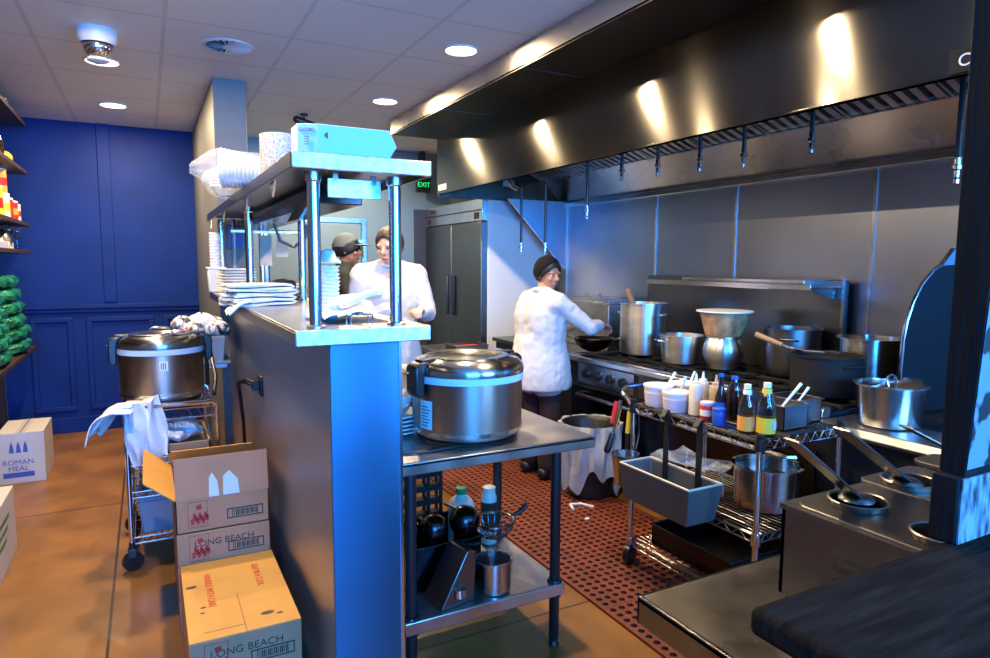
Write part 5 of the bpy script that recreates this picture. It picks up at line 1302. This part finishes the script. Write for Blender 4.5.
    for y in (-1, 1): J((P['hipL' if y > 0 else 'hipR'] + V(0, 0, -.12)), P['waist'] + V(0, .05 * y, 0), .125, .135)
    j.cap(P['waist'] + V(.0, 0, .2), P['waist'] + V(.0, 0, -.1), .15 * s, .15 * s)
    for L in 'LR':
        J(P['sh' + L], P['el' + L], .076, .062); J(P['el' + L], P['el' + L].lerp(P['wr' + L], pose.get('_sleeve', .82)), .062, .045)
    # skirt of the coat
    sk = [(.185, -.0), (.188, .06), (.180, .16), (.165, .27), (.145, .4)]
    j.lathe([(r * s, (zc + z) * s) for r, z in sk], (0, 0, 0), 28, None, 1.06 * wd, 1.22 * (.5 + .5 * wd))
    jk = j.build('jacket', pose.get('_jacket', 'jacket'), t, remesh=.011, smooth_it=3)
    tx = bpy.data.textures.new('wrinkle', 'CLOUDS'); tx.noise_scale = .07
    dm_ = jk.modifiers.new('d', 'DISPLACE'); dm_.texture = tx; dm_.strength = .016; dm_.mid_level = .5; dm_.texture_coords = 'LOCAL'
    MB().tube([tuple(P['neck'] + V(.07 * math.cos(a) + .005, .07 * math.sin(a), .012 + .012 * -math.cos(a))) for a in [2 * PI * i / 20 for i in range(20)]], .018 * s, 8, True).build('collar', pose.get('_jacket', 'jacket'), jk)
    # trousers and shoes
    tr = MB()
    for L in 'LR':
        tr.cap(P['hip' + L] + V(0, 0, .04), P['kn' + L], .098 * s, .082 * s); tr.cap(P['kn' + L], P['an' + L] + V(0, 0, .03), .085 * s, .068 * s)
    tr.build('trousers', 'trousers', t, remesh=.012, smooth_it=3)
    for L in 'LR':
        a = P['an' + L]
        MB().cap(a + V(-.03, 0, -.03), a + V(.12, 0, -.045), .05 * s, .042 * s).build('shoe', 'shoe', t)
    return t
person('person', 'cook in a white jacket and black cap working at the wok', (2.475, 3.98, .014), rad(6), 1.60,
       dict(shL=(.03, .19, 1.37), shR=(.0, -.20, 1.37), elR=(.24, -.30, 1.17), wrR=(.46, -.20, 1.18), elL=(.26, .20, 1.13), wrL=(.46, .06, 1.16), head=(.06, -.01, 1.565), neck=(.02, 0, 1.43),
            _turn=rad(-84), _tilt=rad(8), _cap='cap_black', _caplow=-.40, _fringe=1.25, _wide=1.22, _hem=.70, _hair='hair_black', _sleeve=.72, _hdR=(.9, .3, -.3), _hdL=(.9, -.2, -.2)))
person('person', 'brown-haired cook in a white jacket standing behind the pass counter', (1.53, 4.5, 0), rad(-105), 1.79,
       dict(elL=(.10, .25, 1.15), wrL=(.30, .18, 1.18), elR=(.10, -.25, 1.15), wrR=(.28, -.10, 1.12), _hair='hair_brown', _fringe=1.3, _turn=rad(-30), _tilt=rad(12), head=(.05, 0, 1.595), _hem=.70, _sleeve=.75), 'skin_pale')
person('person', 'cook in a dark shirt and grey cap seen through the pass shelf', (1.50, 5.55, 0), rad(-20), 1.77,
       dict(elL=(.08, .27, 1.13), wrL=(.28, .16, 1.08), elR=(.06, -.27, 1.13), wrR=(.28, -.16, 1.06), _cap='cap_grey', _caplow=.0, _brim=True, _fringe=.55, _turn=rad(-10), _jacket='dark_shirt', _hem=.75, _hair='hair_black', _sleeve=.35), 'skin')

# steam rising from the wok
so_ = MB().ball((0, 0, 0), (.40, .45, .72), 24, 16).build('steam', None, None); so_.location = (3.10, 4.1, 1.66); so_.rotation_euler = (0, rad(8), 0)
mv = bpy.data.materials.new('steam_haze'); mv.use_nodes = True; nt = mv.node_tree; nt.nodes.clear(); NN = nt.nodes.new; LL = nt.links.new
out = NN('ShaderNodeOutputMaterial'); vp = NN('ShaderNodeVolumePrincipled'); nz_ = NN('ShaderNodeTexNoise'); tc_ = NN('ShaderNodeTexCoord')
nz_.inputs['Scale'].default_value = 4.5; LL(tc_.outputs['Object'], nz_.inputs['Vector'])
mr_ = NN('ShaderNodeMapRange'); mr_.inputs['From Min'].default_value = .35; mr_.inputs['From Max'].default_value = .7; LL(nz_.outputs['Fac'], mr_.inputs[0])
mp_ = NN('ShaderNodeMapping'); mp_.inputs['Scale'].default_value = (1 / .40, 1 / .45, 1 / .72); LL(tc_.outputs['Object'], mp_.inputs[0])
ln_ = NN('ShaderNodeVectorMath'); ln_.operation = 'LENGTH'; LL(mp_.outputs[0], ln_.inputs[0])
fd_ = NN('ShaderNodeMapRange'); fd_.interpolation_type = 'SMOOTHSTEP'; fd_.inputs['From Min'].default_value = .1; fd_.inputs['From Max'].default_value = 1.; fd_.inputs['To Min'].default_value = 2.4; fd_.inputs['To Max'].default_value = 0; LL(ln_.outputs['Value'], fd_.inputs[0])
mu_ = NN('ShaderNodeMath'); mu_.operation = 'MULTIPLY'; LL(mr_.outputs[0], mu_.inputs[0]); LL(fd_.outputs[0], mu_.inputs[1])
LL(mu_.outputs[0], vp.inputs['Density']); LL(vp.outputs[0], out.inputs['Volume']); vp.inputs['Color'].default_value = (.97, .98, 1, 1)
so_.data.materials.append(mv); tag(so_, 'thin white steam rising over the wok in front of the cook', 'steam', None, 'stuff')

# ------------------------------------------------------------------ light
world = bpy.data.worlds.new('world'); SC.world = world; world.use_nodes = True
bg = world.node_tree.nodes['Background']; bg.inputs[0].default_value = (.15, .40, 1, 1); bg.inputs[1].default_value = .6
def area(name, loc, rot, sx_, sy_, e, col):
    l = bpy.data.lights.new(name, 'AREA'); l.shape = 'RECTANGLE'; l.size = sx_; l.size_y = sy_; l.energy = e; l.color = col
    o = bpy.data.objects.new(name, l); COL.objects.link(o); o.location = loc; o.rotation_euler = rot; return o
area('window_daylight', (.1, YF - .9, 2.0), (rad(80), 0, 0), 2.6, 2.2, 720, (.03, .30, 1.0))
area('window_daylight', (2.5, YF - .7, 2.0), (rad(80), 0, 0), 1.9, 1.4, 420, (.12, .42, 1.0))
SC.view_settings.view_transform = 'Standard'; SC.view_settings.look = 'None'; SC.view_settings.exposure = 0; SC.view_settings.gamma = 1
SC.view_settings.use_curve_mapping = False
SC.cycles.use_denoising = True
SC.cycles.max_bounces = 8; SC.cycles.diffuse_bounces = 4; SC.cycles.glossy_bounces = 4; SC.cycles.transmission_bounces = 8
SC.cycles.sample_clamp_indirect = 6
SC.cycles.caustics_reflective = False; SC.cycles.caustics_refractive = False
